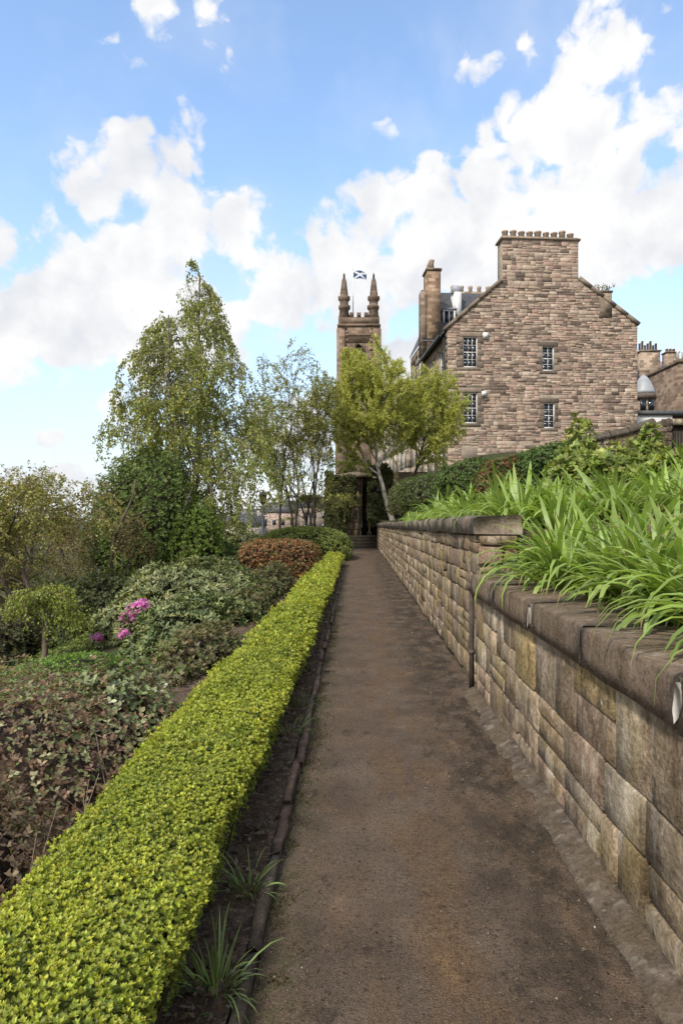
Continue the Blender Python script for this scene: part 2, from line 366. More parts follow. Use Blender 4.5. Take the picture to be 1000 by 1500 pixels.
def whorls(P, N, k, spread, r):
    """k leaves round each shoot: returns positions, axes, normals"""
    n = len(P); N = unit(N); ref = np.where(np.abs(N[:, 2:3]) > .9, np.array([[1., 0, 0]]), np.array([[0, 0, 1.]]))
    E1 = unit(np.cross(N, ref)); E2 = np.cross(N, E1)
    ang = r.uniform(0, 6.28, (n, 1))+np.arange(k)[None]*2.4+r.normal(0, .25, (n, k))
    t = np.clip(spread+r.normal(0, .22, (n, k)), .08, 1.7)
    rad = E1[:, None]*np.cos(ang)[..., None]+E2[:, None]*np.sin(ang)[..., None]
    A = N[:, None]*np.cos(t)[..., None]+rad*np.sin(t)[..., None]
    Nm = N[:, None]*np.sin(t)[..., None]-rad*np.cos(t)[..., None]
    return np.repeat(P, k, 0), A.reshape(-1, 3), -Nm.reshape(-1, 3)*-1
def palette(n, cols, wts, r, jit=.16):
    c = np.asarray(cols, float)[r.choice(len(cols), n, p=np.asarray(wts)/sum(wts))]
    return c*np.exp(r.normal(0, jit, (n, 1)))*np.exp(r.normal(0, jit*.35, (n, 3)))
def tubes_mesh(name, lines, sides=5, smooth=True, cap=True):
    Vs = []; Fs = []; n = 0
    for pts, rad in lines:
        pts = np.asarray(pts, float); m = len(pts)
        if m < 2: continue
        s = sides if np.max(rad) > .014 else 3
        if s == 3 and m > 4: pts = pts[::2] if m % 2 else np.concatenate([pts[:-1:2], pts[-1:]]); rad = np.asarray(rad)[::2] if m % 2 else np.concatenate([np.asarray(rad)[:-1:2], np.asarray(rad)[-1:]]); m = len(pts)
        T = unit(np.gradient(pts, axis=0)); ref = np.array([.31, .87, .38]) if abs(T[0, 2]) > .6 else np.array([.1, .2, 1.])
        E1 = unit(np.cross(T, ref)); E2 = np.cross(T, E1); a = np.arange(s)*2*math.pi/s
        V = pts[:, None]+(E1[:, None]*np.cos(a)[None, :, None]+E2[:, None]*np.sin(a)[None, :, None])*np.asarray(rad)[:, None, None]
        Vs.append(V.reshape(-1, 3)); i = np.arange(s); j = np.arange(m-1)[:, None]*s
        Fs.append(np.stack([j+i, j+(i+1) % s, j+s+(i+1) % s, j+s+i], -1).reshape(-1, 4)+n); n += m*s
    return mesh_np(name, np.concatenate(Vs), [np.concatenate(Fs)], None, smooth)

# ------------------------------------------------------------------ the ground
def sst(x, a, b): t = np.clip((np.asarray(x, float)-a)/(b-a), 0, 1); return t*t*(3-2*t)
WALLX = 1.09
def gz(x, y):
    x = np.asarray(x, float); y = np.asarray(y, float)
    e = np.maximum(-1.7-x, 0)
    left = -.25*np.minimum(e, 14)-.10*np.clip(e-14, 0, 80)-.02*np.clip(e-94, 0, 200)
    left = left+sst(y, 24, 34)*sst(x, -6, -1.5)*.25*sst(-x, .9, 1.5)
    left = left*(1-sst(y, 300, 900))+sst(y, 300, 900)*-14
    right = 1.0+.42*sst(y, 6.2, 6.5)+sst(x, 1.7, 7.5)*(.75+sst(y, 6, 42)*3.0)+sst(x, 9, 25)*1.5
    right = right-.9*sst(y, 36, 40)*0+sst(y, 60, 120)*0
    z = np.where(x > 1.25, right, np.where(x < -.36, left, -.03))
    z = np.where((y > 38.2) & (x > -1.0) & (x <= 1.25), 1.0, z)
    return z
def G(x, y): return float(gz(np.array([x]), np.array([y]))[0])
def ground():
    xs = np.unique(np.concatenate([[-900, -600, -400, -250, -160, -110], np.arange(-80, -20, 5), np.arange(-20, -6, 1.), np.arange(-6, -.4, .2), [-.37, -.35, .3, 1.24, 1.26],
        np.arange(1.4, 8, .25), np.arange(8, 30, 1.2), [35, 45, 60, 90, 140, 220, 400, 900]]))
    ys = np.unique(np.concatenate([[-30, -15, -8, -4], np.arange(-2, 14, .25), np.arange(14, 40, .6), [38.19, 38.21], np.arange(40, 80, 4), np.arange(80, 200, 20), [240, 300, 400, 500, 700, 900, 1400, 2200, 3500, 5000]]))
    X, Y = np.meshgrid(xs, ys); P = np.stack([X.ravel(), Y.ravel()], 1); z = gz(P[:, 0], P[:, 1])
    bumpy = np.where((P[:, 0] < -.45) | (P[:, 0] > 1.4), .025, 0)*np.where(np.abs(P[:, 0]) < 12, 1, 0)
    z = z+bumpy*fn(P, 3, 1.8)
    nx = len(xs); i = np.arange(nx-1)[None]; j = np.arange(len(ys)-1)[:, None]*nx
    Fq = np.stack([j+i, j+i+1, j+nx+i+1, j+nx+i], -1).reshape(-1, 4)
    o = link('ground', mesh_np('ground', np.column_stack([P, z]), [Fq], None, True), None, 'ground'); tag(o, kind='structure')
ground()
def sheet(name, x0, x1, ys, nx, zf, mat):
    xs = np.linspace(x0, x1, nx); X, Y = np.meshgrid(xs, ys); P = np.stack([X.ravel(), Y.ravel()], 1); z = zf(P)
    i = np.arange(nx-1)[None]; j = np.arange(len(ys)-1)[:, None]*nx
    Fq = np.stack([j+i, j+i+1, j+nx+i+1, j+nx+i], -1).reshape(-1, 4)
    return link(name, mesh_np(name, np.column_stack([P, z]), [Fq], None, True), None, mat)
def path_z(P):
    rough_patch = sst(P[:, 0], .42, .62)*sst(-P[:, 1], -6.6, -5.2)*sst(P[:, 1], 3.0, 3.9)
    edge = sst(P[:, 0], .75, 1.05)
    z = .005*fn(P, 11, 1.1)+.003*fn(P, 12, 5)+rough_patch*(.022*np.abs(fn(P*np.array([1, .8]), 13, 5))+.016*fn(P, 14, 11))+edge*.008*fn(P, 15, 4)
    return z+.004
ys = np.concatenate([np.arange(-1.5, 8, .045), np.arange(8, 16, .15), np.arange(16, 38.3, .5)])
tag(sheet('path', -.345, 1.12, ys, 48, path_z, 'path'), kind='structure')
# planted strip between kerb and hedge, and the bed above the wall: bare soil sheets
ys = np.concatenate([np.arange(-1.5, 10, .06), np.arange(10, 26, .4)])
tag(sheet('soil_strip', -1.75, -.395, ys, 30, lambda P: .028+.022*fn(P, 21, 2.2)+.012*fn(P, 22, 9)-.02*sst(-P[:, 0], 1.5, 1.75), 'soil'), kind='structure')
ys = np.arange(-.5, 13, .1)
tag(sheet('bed_soil', 1.36, 5.2, ys, 44, lambda P: gz(P[:, 0], P[:, 1])+.05+.03*fn(P, 23, 2)+.015*fn(P, 24, 8), 'soil'), kind='structure')

# ------------------------------------------------------------------ masonry
def stone_geo(a0, a1, h0, h1, out, depth, r, nx=3, ny=3, ch=.018, jit=.012, bulge=.012):
    nx = ny = 3; ea = min(ch*1.1, (a1-a0)*.2); eh = min(ch*1.1, (h1-h0)*.2); k1, k2 = r.uniform(.32, .5), r.uniform(.5, .68)
    A = np.array([a0, a0+ea, a1-ea, a1]); H = np.array([h0, h0+eh, h1-eh, h1]); AA, HH = np.meshgrid(A, H)
    d = np.full(AA.shape, out)+r.normal(0, bulge*.6, AA.shape)
    border = np.zeros(AA.shape, bool); border[0] = border[-1] = True; border[:, 0] = border[:, -1] = True
    d[border] = out-ch+r.normal(0, ch*.25, border.sum())
    ca4 = r.normal(0, jit*.6, (2, 2)); ch4 = r.normal(0, jit*.6, (2, 2)); ix = np.array([0, 0, 1, 1])
    AA = AA+ca4[np.ix_(ix, ix)]+r.normal(0, ch*.25, AA.shape); HH = HH+ch4[np.ix_(ix, ix)]+r.normal(0, ch*.25, HH.shape)
    d += r.normal(0, bulge*.8)*((AA-(a0+a1)/2)/(a1-a0))*.9
    for q in ((0, 0), (0, -1), (-1, 0), (-1, -1)):
        AA[q] += (1 if q[1] == 0 else -1)*ch*.4; HH[q] += (1 if q[0] == 0 else -1)*ch*.4
    V = np.stack([AA.ravel(), HH.ravel(), d.ravel()], 1); w = nx+1
    Fq = [(j*w+i, j*w+i+1, (j+1)*w+i+1, (j+1)*w+i) for j in range(ny) for i in range(nx)]
    ring = [i for i in range(nx)]+[j*w+nx for j in range(ny)]+[ny*w+i for i in range(nx, 0, -1)]+[j*w for j in range(ny, 0, -1)]
    B = V[ring].copy(); B[:, 2] = out-depth; n0 = len(V); V = np.concatenate([V, B]); k = len(ring)
    Fq += [(ring[i], n0+i, n0+(i+1) % k, ring[(i+1) % k]) for i in range(k)]
    return V, Fq
def layout(h0, h1, lim, hr, lr, r, holes=(), gap=.012, split=.18):
    """coursed rubble: list of (a0,a1,h0,h1); lim(hlo,hhi)->(a_lo,a_hi)"""
    out = []; h = h0
    while h < h1-.05:
        hh = min(h+r.uniform(*hr), h1)
        if h1-hh < hr[0]*.6: hh = h1
        lo, hi = lim(h, hh); spans = [(lo, hi)]
        for (b0, b1, c0, c1) in holes:
            if c1 > h+.01 and c0 < hh-.01:
                ns = []
                for (s, e) in spans:
                    if b1 <= s or b0 >= e: ns.append((s, e)); continue
                    if b0-s > .06: ns.append((s, b0))
                    if e-b1 > .06: ns.append((b1, e))
                spans = ns
        for (s, e) in spans:
            a = s
            while a < e-.02:
                b = min(a+r.uniform(*lr), e)
                if e-b < lr[0]*.6: b = e
                if r.random() < split and hh-h > hr[0]*.9:
                    m = h+(hh-h)*r.uniform(.38, .62)
                    out.append((a+gap/2, b-gap/2, h+gap/2, m-gap/2)); out.append((a+gap/2, b-gap/2, m+gap/2, hh-gap/2))
                else: out.append((a+gap/2, b-gap/2, h+gap/2, hh-gap/2))
                a = b
        h = hh
    return out
def place_stones(rects, to_world, parent, mat, colf, r, out, depth, nmax, nx, ny, ch, jit, bulge, size_key, name='stone'):
    order = sorted(rects, key=size_key, reverse=True); rest = MB()
    for i, q in enumerate(order):
        far = i >= nmax
        V, Fq = stone_geo(*q, out+r.normal(0, bulge*.8), depth, r, 2 if far else nx, 2 if far else ny, ch, jit, bulge)
        V = to_world(V); c = colf(q, r)
        if far: rest.add(V, Fq, c)
        else:
            b = MB(); b.add(V, Fq, c); b.build(name, mat, parent)
    if rest.n:
        o = rest.build('small_stones', mat, parent); o['kind'] = 'stuff'

# retaining wall along the path: a lower length with a deep coping, then a higher length
NEAR_END = 6.28
def wall_col(q, r):
    a = (q[0]+q[1])/2; h = (q[2]+q[3])/2
    base = [(.36, .27, .18), (.44, .345, .235), (.28, .20, .14), (.44, .32, .15), (.39, .27, .19), (.56, .47, .35), (.33, .26, .185)]
    w = [4, 3, 2.5, 2.2 if a < 4.2 else .8, 2, 1.3, 2]
    c = np.array(base[r.choice(len(base), p=np.array(w)/sum(w))])
    if a > NEAR_END: c = c*np.array([.86, .83, .82])+.006
    return (c*.8+np.array((.35, .27, .185))*.2)*math.exp(r.normal(0, .12))
def retaining_wall():
    r = np.random.default_rng(5)
    root = empty('retaining_wall', (WALLX, -1, 0)); tag(root, 'low weathered rubble wall with deep brown sloping coping stones under strap-leaved plants', 'wall')
    def tw(V): return np.stack([-V[:, 2], V[:, 0]+1, V[:, 1]], 1)
    b = MB(); b.box(.030, .40, 0, NEAR_END+1, -.1, .90); b.build('mortar_core', 'mortar_dark', root)
    rects = layout(.02, .895, lambda l, h: (-.9, NEAR_END-.10), (.15, .31), (.16, .58), r, gap=.009, split=.40)
    place_stones(rects, tw, root, 'wall_stone', wall_col, r, .0, .07, 300, 3, 3, .009, .010, .004, lambda q: (q[1]-q[0])*(q[3]-q[2])/max(q[0], 1.5)**2)
    # coping: long slabs, worn arris, top tilted to the path
    y = -.95; k = 0
    while y < NEAR_END-.12:
        e = y+r.uniform(.75, 1.25)
        if abs(y-1.2) < .6 and k < 3: pass
        if NEAR_END-.1-e < .5: e = NEAR_END-.1
        n = 9; ysl = np.linspace(y+.012, e-.012, n); prof = []
        zt = 1.085+r.normal(0, .003); ov = .045+r.normal(0, .006)
        ring = np.array([(-ov, .905), (-ov-.003, .97), (-ov, 1.074), (-ov+.010, 1.089), (.12, 1.092), (.34, 1.095), (.42, 1.09), (.42, .905)])
        V = []; Fq = []; m = len(ring)
        for s, yy in enumerate(ysl):
            q = ring.copy(); q[:6] += r.normal(0, .0026, (6, 2)); q[:, 1] += zt-1.085
            if s in (0, n-1): q[1:6, 0] += .008; q[2:6, 1] -= .008
            V += [(a, yy+1, c) for a, c in q]
        for s in range(n-1):
            for i in range(m): Fq.append((s*m+i, s*m+(i+1) % m, (s+1)*m+(i+1) % m, (s+1)*m+i))
        Fq += [tuple(range(m)), tuple((n-1)*m+i for i in range(m))]
        c = np.array([(.215, .155, .108), (.19, .138, .098), (.24, .17, .115)][k % 3])*math.exp(r.normal(0, .08))
        MB().add(V, Fq, c).build('coping_stone', 'coping_stone', root)
        if k: j_ = MB(); j_.box(-ov+.010, .40, y+1-.014, y+1+.014, .91, 1.076); j_.build('joint_mortar', 'mortar_dark', root)
        if k in (2, 3, 5):   # lime mortar left in the joint
            big = 1.9 < y < 3.0
            hh = .14 if big else .10+r.uniform(-.03, .03); ww = .038 if big else .012
            pts = []; z0 = .92 if big else .93
            poly = [(-ww*.3, z0+.03), (ww*.5, z0), (ww*.9, z0+hh*.3), (ww*.55, z0+hh*.6), (ww*.25, z0+hh), (-ww*.5, z0+hh*.86), (-ww*.75, z0+hh*.6), (-ww*.5, z0+hh*.3)]
            V = [(-ov-.005+r.normal(0, .001), y+1+a, c2) for a, c2 in poly]+[(-ov+.03, y+1+a, c2) for a, c2 in poly]
            kk = len(poly); Fm = [tuple(range(kk)), tuple(range(2*kk-1, kk-1, -1))]+[(i, (i+1) % kk, (i+1) % kk+kk, i+kk) for i in range(kk)]
            MB().add(V, Fm).build('mortar_patch', 'mortar_pale', root)
        y = e; k += 1
    # sloping cement fillet at the foot
    n = 60; ysl = np.linspace(-.9, NEAR_END-.1, n); V = []; Fq = []
    for s in range(n):
        q = np.array([(.04, .075), (-.025, .058), (-.085, .034), (-.125, .012), (-.128, -.03)])+r.normal(0, .0028, (5, 2))
        V += [(a, ysl[s]+1, c) for a, c in q]
    for s in range(n-1):
        for i in range(5): Fq.append((s*5+i, s*5+(i+1) % 5, (s+1)*5+(i+1) % 5, (s+1)*5+i))
    MB().add(V, Fq, (.135, .105, .08)).build('footing', 'coping_stone', root, True)
    # the higher length beyond
    root = empty('tall_retaining_wall', (WALLX+.03, NEAR_END, 0)); tag(root, 'higher narrow-coped rubble wall running on to the steps at the path end', 'wall')
    X0 = WALLX+.03; END = 34.6
    top = lambda y: 1.60-.012*(y-NEAR_END)
    def tw2(V): return np.stack([-V[:, 2]+.0*V[:, 0], V[:, 0]-NEAR_END, V[:, 1]], 1)
    V = []
    b = MB(); ya, yb = 0.06, END-NEAR_END
    b.add([(.034, ya, -.1), (.38, ya, -.1), (.38, yb, -.1), (.034, yb, -.1), (.034, ya, 1.42), (.38, ya, 1.42), (.38, yb, 1.42-.012*yb), (.034, yb, 1.42-.012*yb)],
          [(0, 1, 2, 3), (4, 5, 6, 7), (0, 1, 5, 4), (1, 2, 6, 5), (2, 3, 7, 6), (3, 0, 4, 7)]); b.build('mortar_core', 'mortar_dark', root)
    rects = layout(.02, 1.43, lambda l, h: (NEAR_END+.05, END), (.14, .27), (.2, .55), r, gap=.008, split=.25)
    def tw3(V): W2 = tw2(V); W2[:, 2] *= (1.42-.012*W2[:, 1])/1.42; return W2
    place_stones(rects, tw3, root, 'wall_stone', wall_col, r, .0, .07, 300, 3, 2, .009, .011, .006, lambda q: -q[0])
    # end face stones of the taller length where it stands above the low coping
    rects = layout(.02, 1.43, lambda l, h: (.02, .38), (.15, .25), (.15, .3), r, gap=.014)
    for q in rects:
        V, Fq = stone_geo(*q, .0, .04, r, 2, 2, .014, .01, .008)
        MB().add(np.stack([V[:, 0], -V[:, 2]+.01, V[:, 1]], 1), Fq, wall_col((8, 8, 0, 0), r)).build('end_stone', 'wall_stone', root)
    y = NEAR_END
    while y < END-.1:
        e = min(y+r.uniform(.7, 1.2), END)
        V = []; zz = lambda yy: 1.435-.012*(yy-NEAR_END)
        for yy in (y+.008, (y+e)/2, e-.008):
            z = zz(yy); q = np.array([(-.035, z), (-.04, z+.15), (.0, z+.175), (.40, z+.18), (.41, z)])+r.normal(0, .006, (5, 2)); V += [(a, yy-NEAR_END, c) for a, c in q]
        Fq = [(s*5+i, s*5+(i+1) % 5, (s+1)*5+(i+1) % 5, (s+1)*5+i) for s in range(2) for i in range(5)]+[(0, 1, 2, 3, 4), (10, 11, 12, 13, 14)]
        MB().add(V, Fq, np.array((.27, .215, .16))*math.exp(r.normal(0, .13))).build('coping_stone', 'coping_stone', root); y = e
    # rain pipe standing in the angle between the two lengths
    p = MB(); p.lathe(-.06, -.06, [(.024, .02), (.024, 1.0)], 10, (.05, .04, .035)); p.lathe(-.06, -.06, [(.033, .93), (.033, 1.0)], 10, (.05, .04, .035)); p.lathe(-.06, -.06, [(.031, .35), (.031, .39)], 10)
    p.build('drain_pipe', 'pipe', root, True)
retaining_wall()

def kerb():
    r = np.random.default_rng(8); y = -1.4
    root = empty('path_kerb', (-.37, -1.4, 0)); tag(root, 'thin mossy stone edging along the planted side of the path', 'kerb')
    while y < 36:
        e = y+r.uniform(.45, .95); n = 6; V = []; Fq = []; hz = .040+r.normal(0, .013); dx = r.normal(0, .010)
        for s, yy in enumerate(np.linspace(y+.006, e-.006, n)):
            q = np.array([(-.027, -.06), (-.025, hz-.012), (-.012, hz), (.012, hz+.002), (.024, hz-.014), (.028, -.06)])+r.normal(0, .006, (6, 2))
            if s in (0, n-1): q[1:5, 1] -= .007
            V += [(a+dx, yy+1.4, c) for a, c in q]
        Fq = [(s*6+i, s*6+(i+1) % 6, (s+1)*6+(i+1) % 6, (s+1)*6+i) for s in range(n-1) for i in range(6)]+[tuple(range(6)), tuple((n-1)*6+i for i in range(6))]
        MB().add(V, Fq, np.array([(.15, .115, .085), (.19, .125, .095), (.13, .105, .072)][r.integers(3)])*math.exp(r.normal(0, .12))).build('edging_stone', 'coping_stone', root)
        y = e
kerb()

# ------------------------------------------------------------------ gabled house
HX, HY, HZ, HA = 6.08, 45.0, 3.6, math.atan(.079)
ca, sa = math.cos(HA), math.sin(HA)
def GP(u, v):
    """pixel -> (s along the gable, z above the house base) on the gable plane"""
    a = (u-U0)/F; s = (HY*a-HX)/(ca-sa*a); Yw = HY+s*sa
    return s, CAMZ+(V0-v)/F*Yw-HZ
def sash(parent, x0, x1, z0, z1, y=0., cols=3, rows=4, blind=0., d=(0, 1), flip=False):
    """sash window in plane y (front towards -y) or, with flip, in plane x=y facing -x"""
    def mp(b): return b
    def bx(mb, a0, a1, d0, d1, h0, h1):
        if flip: mb.box(y+d0, y+d1, a0, a1, h0, h1)
        else: mb.box(a0, a1, y+d0, y+d1, h0, h1)
    m = MB(); t = .055
    bx(m, x0, x0+t, .10, .17, z0, z1); bx(m, x1-t, x1, .10, .17, z0, z1); bx(m, x0+t, x1-t, .10, .17, z1-t, z1); bx(m, x0+t, x1-t, .08, .19, z0, z0+t*1.2)
    f = m.build('window', 'white_paint', parent)
    zm = (z0+z1)/2; m = MB(); bx(m, x0+t, x1-t, .112, .155, zm-.03, zm+.03)
    for i in range(1, cols): xx = x0+t+(x1-x0-2*t)*i/cols; bx(m, xx-.016, xx+.016, .118, .15, z0+t*1.2, zm-.03); bx(m, xx-.016, xx+.016, .118, .15, zm+.03, z1-t)
    m.build('glazing_bars', 'white_paint', f)
    m = MB()
    for half in (0, 1):
        lo, hi = (z0+t*1.2, zm) if half == 0 else (zm, z1-t)
        for i in range(1, rows//2): zz = lo+(hi-lo)*i/(rows//2); bx(m, x0+t, x1-t, .122, .146, zz-.014, zz+.014)
    if m.n: m.build('glazing_bars', 'white_paint', f)
    for j in range(rows):
        for i in range(cols):
            m = MB(); xa = x0+t+(x1-x0-2*t)*i/cols; xb = x0+t+(x1-x0-2*t)*(i+1)/cols; za = z0+t+(z1-z0-2*t)*j/rows; zb = z0+t+(z1-z0-2*t)*(j+1)/rows
            bx(m, xa+.004, xb-.004, .152, .158, za+.004, zb-.004); m.build('pane', 'glass', f)
    m = MB(); bx(m, x0, x1, .17, .75, z0, z1)
    if blind > 0:
        m = MB(); bx(m, x0+t, x1-t, .175, .19, z1-blind*(z1-z0), z1-t); m.build('blind', 'blind', f)
    return f
def house():
    r = np.random.default_rng(17)
    root = empty('gabled_house', (HX, HY, HZ), HA)
    tag(root, 'brown rubble stone house showing its blind gable end with broad nine-pot chimney', 'house')
    el = GP(655, 480); cl = GP(735, 410); cr = GP(847, 408); er = GP(933, 475); ct = GP(735, 346)[1]
    Wd = er[0]; ze, zc, zc2, zr = el[1], cl[1], cr[1], er[1]
    wins = []
    for (u0, u1, v0, v1, c, rw, bl) in ((678, 699, 493, 538, 3, 4, .30), (794, 811, 507, 543, 2, 4, 0), (678, 699, 575, 620, 3, 4, .3), (796, 812, 590, 627, 2, 4, 0)):
        x0, z1 = GP(u0, v0); x1, z0 = GP(u1, v1); wins.append((x0, x1, z0, z1, c, rw, bl))
    bx0, bz1 = GP(675, 655); bx1, bz0 = GP(699, 671)
    DEP = 9.6
    # inner walls (mortar) with real openings: built as columns of boxes
    def lim(h0, h1):
        hm = h1
        lo = 0 if hm <= ze else (hm-ze)/(zc-ze)*cl[0]
        hi = Wd if hm <= zr else Wd-(hm-zr)/(zc2-zr)*(Wd-cr[0])
        return max(lo, 0)+.0, hi
    holes = [(w[0]-.0, w[1]+.0, w[2], w[3]) for w in wins]
    surr = []   # dressed stones round the openings
    for w in wins:
        x0, x1, z0, z1 = w[:4]
        surr.append((x0-.28, x1+.28, z1, z1+.32)); surr.append((x0-.22, x1+.22, z0-.20, z0))
        n = max(3, int(round((z1-z0)/.42))); hh = (z1-z0)/n
        for i in range(n):
            k = .42 if i % 2 == 0 else .24
            surr.append((x0-k, x0, z0+i*hh, z0+(i+1)*hh)); surr.append((x1, x1+k, z0+i*hh, z0+(i+1)*hh))
    m = MB(); zs = sorted(set([-3.0, ze]+[h for w in wins for h in (w[2], w[3])])); 
    allx = Wd
    for za, zb in zip(zs[:-1], zs[1:]):
        spans = [(0.02, Wd-.02)]
        for w in wins:
            if w[2] < zb-.001 and w[3] > za+.001:
                ns = []
                for s, e in spans:
                    if w[1] <= s or w[0] >= e: ns.append((s, e))
                    else: ns += [(s, w[0]), (w[1], e)]
                spans = ns
        for s, e in spans: m.box(s, e, .03, .55, za, zb)
    m.prism([(0.02, ze), (Wd-.02, ze), (Wd-.02, zr), (cr[0], zc2), (cl[0], zc)], .03, .55); 
    m.build('gable_wall', 'mortar', root)
    # dark sheet added behind the windows so that the rooms read dark
    m = MB(); m.box(.3, Wd-.3, 1.3, 1.4, -3, ze); m.build('dark_room_backing', 'timber_dark', root)
    def colf(q, rr):
        P = np.array([[(q[0]+q[1])/2, (q[2]+q[3])/2]]); n = fn(P, 31, .35)[0]; n2 = fn(P, 32, .8)[0]
        base = np.array([(.395, .295, .22), (.43, .33, .25), (.395, .27, .21), (.47, .37, .285), (.355, .27, .21), (.41, .285, .22)])
        w = np.array([3, 3, 2+1.5*max(n, 0), 2+1.5*max(-n, 0), 2, 1.5])
        c = base[rr.choice(6, p=w/w.sum())]
        if rr.random() < .15+.14*max(n2, 0): c = np.array((.15, .112, .088))*rr.uniform(.85, 1.6)
        return c*math.exp(rr.normal(0, .09))
    rects = layout(-1.2, zc-.02, lim, (.14, .29), (.22, .74), r, holes+surr+[(bx0, bx1, bz0, bz1)], gap=.014, split=.38)
    rects += [q for q in layout(zc-.02, ct-.15, lambda a, b: (cl[0]+.02, cr[0]-.02), (.18, .34), (.25, .75), r, (), gap=.014, split=.3)]
    def tw(V): return np.stack([V[:, 0], -V[:, 2], V[:, 1]], 1)
    place_stones(rects, tw, root, 'gable_stone', colf, r, .0, .06, 300, 2, 1, .012, .02, .010, lambda q: (q[1]-q[0])*(q[3]-q[2]))
    for q in surr:
        V, Fq = stone_geo(q[0]+.012, q[1]-.012, q[2]+.012, q[3]-.012, .012, .22, r, 1, 1, .012, .006, .006)
        dark = r.random() < .4
        MB().add(tw(V), Fq, np.array((.15, .115, .09) if dark else (.25, .19, .145))*math.exp(r.normal(0, .14))).build('dressed_stone', 'gable_stone', root)
    V, Fq = stone_geo(bx0, bx1, bz0, bz1, -.02, .05, r, 1, 1, .01, .0, .0); MB().add(tw(V), Fq, (.30, .24, .19)).build('blocked_window', 'gable_stone', root)
    for w in wins: sash(root, *w[:4], y=0, cols=w[4], rows=w[5], blind=w[6])
    # white alarm box beside the upper window
    a = GP(707, 492); m = MB(); m.box(a[0]-.02, a[0]+.33, -.14, -.02, a[1]-.2, a[1]+.2); m.box(a[0]+.03, a[0]+.28, -.17, -.14, a[1]-.15, a[1]+.15); m.build('alarm_box', 'white_paint', root)
    a = GP(709, 577); m = MB(); m.box(a[0]-.2, a[0]+.12, -.13, -.03, a[1]-.16, a[1]+.16); m.box(a[0]-.15, a[0]+.07, -.16, -.13, a[1]-.11, a[1]+.11); m.build('wall_vent', 'white_paint', root)
    # chimney core, cope and pots
    m = MB(); m.box(cl[0]+.03, cr[0]-.03, .03, 1.15, zc-3, ct-.16); m.build('chimney', 'mortar', root)
    m = MB(); m.box(cl[0]-.10, cr[0]+.10, -.10, 1.28, ct-.15, ct-.02, (.30, .23, .17)); m.box(cl[0]+.02, cr[0]-.02, .02, 1.16, ct-.02, ct+.06, (.26, .2, .15)); m.build('chimney_cope', 'gable_stone', root)
    for i in range(9):
        xx = cl[0]+.36+(cr[0]-cl[0]-.72)*i/8; b = .27+r.normal(0, .012); h = .58+r.normal(0, .03)
        m = MB(); m.lathe(xx, .58, [(b*.82, ct+.05), (b*.72, ct+h*.8), (b*.86, ct+h*.84), (b*.86, ct+h), (b*.6, ct+h)], 12, (.3, .25, .2)); m.build('chimney_pot', 'pot', root, True)
    # skews (raking copes)
    def skew(a, b, name='skew'):
        L = math.hypot(b[0]-a[0], b[1]-a[1]); n = max(2, int(L/.95)); dx, dz = (b[0]-a[0])/L, (b[1]-a[1])/L; nx, nz = -dz, dx
        if nz < 0: nx, nz = -nx, -nz
        for i in range(n):
            s, e = L*i/n+.01, L*(i+1)/n-.01
            P = [(a[0]+dx*s+nx*t, a[1]+dz*s+nz*t) for t in (-.06, .17)]; Q = [(a[0]+dx*e+nx*t, a[1]+dz*e+nz*t) for t in (-.06, .17)]
            m = MB(); m.prism([P[0], Q[0], Q[1], P[1]], -.09, .62, np.array((.23, .18, .135))*math.exp(r.normal(0, .15))); m.build(name, 'gable_stone', root)
    skew((-.12, ze-.1), (cl[0], zc)); skew((Wd+.1, zr-.05), (cr[0], zc2))
    # stub of a smaller stack on the right skew
    s0, st = GP(877, 426); s1, sb = GP(895, 450)
    m = MB(); m.box(s0, s1, -.05, .95, sb-.7, st-.1, (.31, .25, .19)); m.box(s0-.06, s1+.06, -.1, 1.0, st-.1, st+.02, (.24, .19, .15)); m.build('stub_chimney', 'rubble_far', root)
    # roof
    mid = (cl[0]+cr[0])/2; zt = zc+(mid-cl[0])*(zc-ze)/cl[0]
    m = MB(); m.prism([(-.35, ze-.38), (-.35, ze-.28), (mid, zt), (mid, zt-.12)], .55, DEP); m.build('roof', 'slate', root)
    m = MB(); m.prism([(Wd+.25, zr-.32), (mid, zt-.12), (mid, zt), (Wd+.25, zr-.2)], .55, DEP); m.build('roof', 'slate', root)
    m = MB()
    m.add([(-.50, .5, ze-.44), (-.34, .5, ze-.44), (-.34, .5, ze-.30), (-.50, .5, ze-.30), (-.50, DEP, ze-.44), (-.34, DEP, ze-.44), (-.34, DEP, ze-.30), (-.50, DEP, ze-.30)],
          [(0, 1, 2, 3), (4, 5, 6, 7), (0, 1, 5, 4), (1, 2, 6, 5), (2, 3, 7, 6), (3, 0, 4, 7)]); m.build('gutter', 'iron', root)
    # long front with windows, in plane x = 0 facing the path
    fw = []
    for k, yy in enumerate((1.6, 4.4, 7.2)):
        for (za, zb) in ((ze-3.0, ze-1.0), (ze-6.4, ze-4.2), (ze-9.8, ze-7.6)): fw.append((yy, yy+1.15, za, zb))
    m = MB(); ysp = sorted(set([.03, DEP]+[v for w in fw for v in w[:2]])); zsp = sorted(set([-3.0, ze-.05]+[v for w in fw for v in w[2:]]))
    for ya, yb in zip(ysp[:-1], ysp[1:]):
        for za, zb in zip(zsp[:-1], zsp[1:]):
            if any(w[0] <= ya+.01 and w[1] >= yb-.01 and w[2] <= za+.01 and w[3] >= zb-.01 for w in fw): continue
            m.box(.03, .5, ya, yb, za, zb, (.33, .265, .20))
    m.build('front_wall', 'rubble_far', root)
    for w in fw: sash(root, w[0], w[1], w[2], w[3], y=.03, cols=2, rows=2, flip=True)
    m = MB(); m.box(Wd-.5, Wd-.03, .6, DEP, -3, zr-.05, (.33, .265, .2)); m.build('rear_wall', 'rubble_far', root)
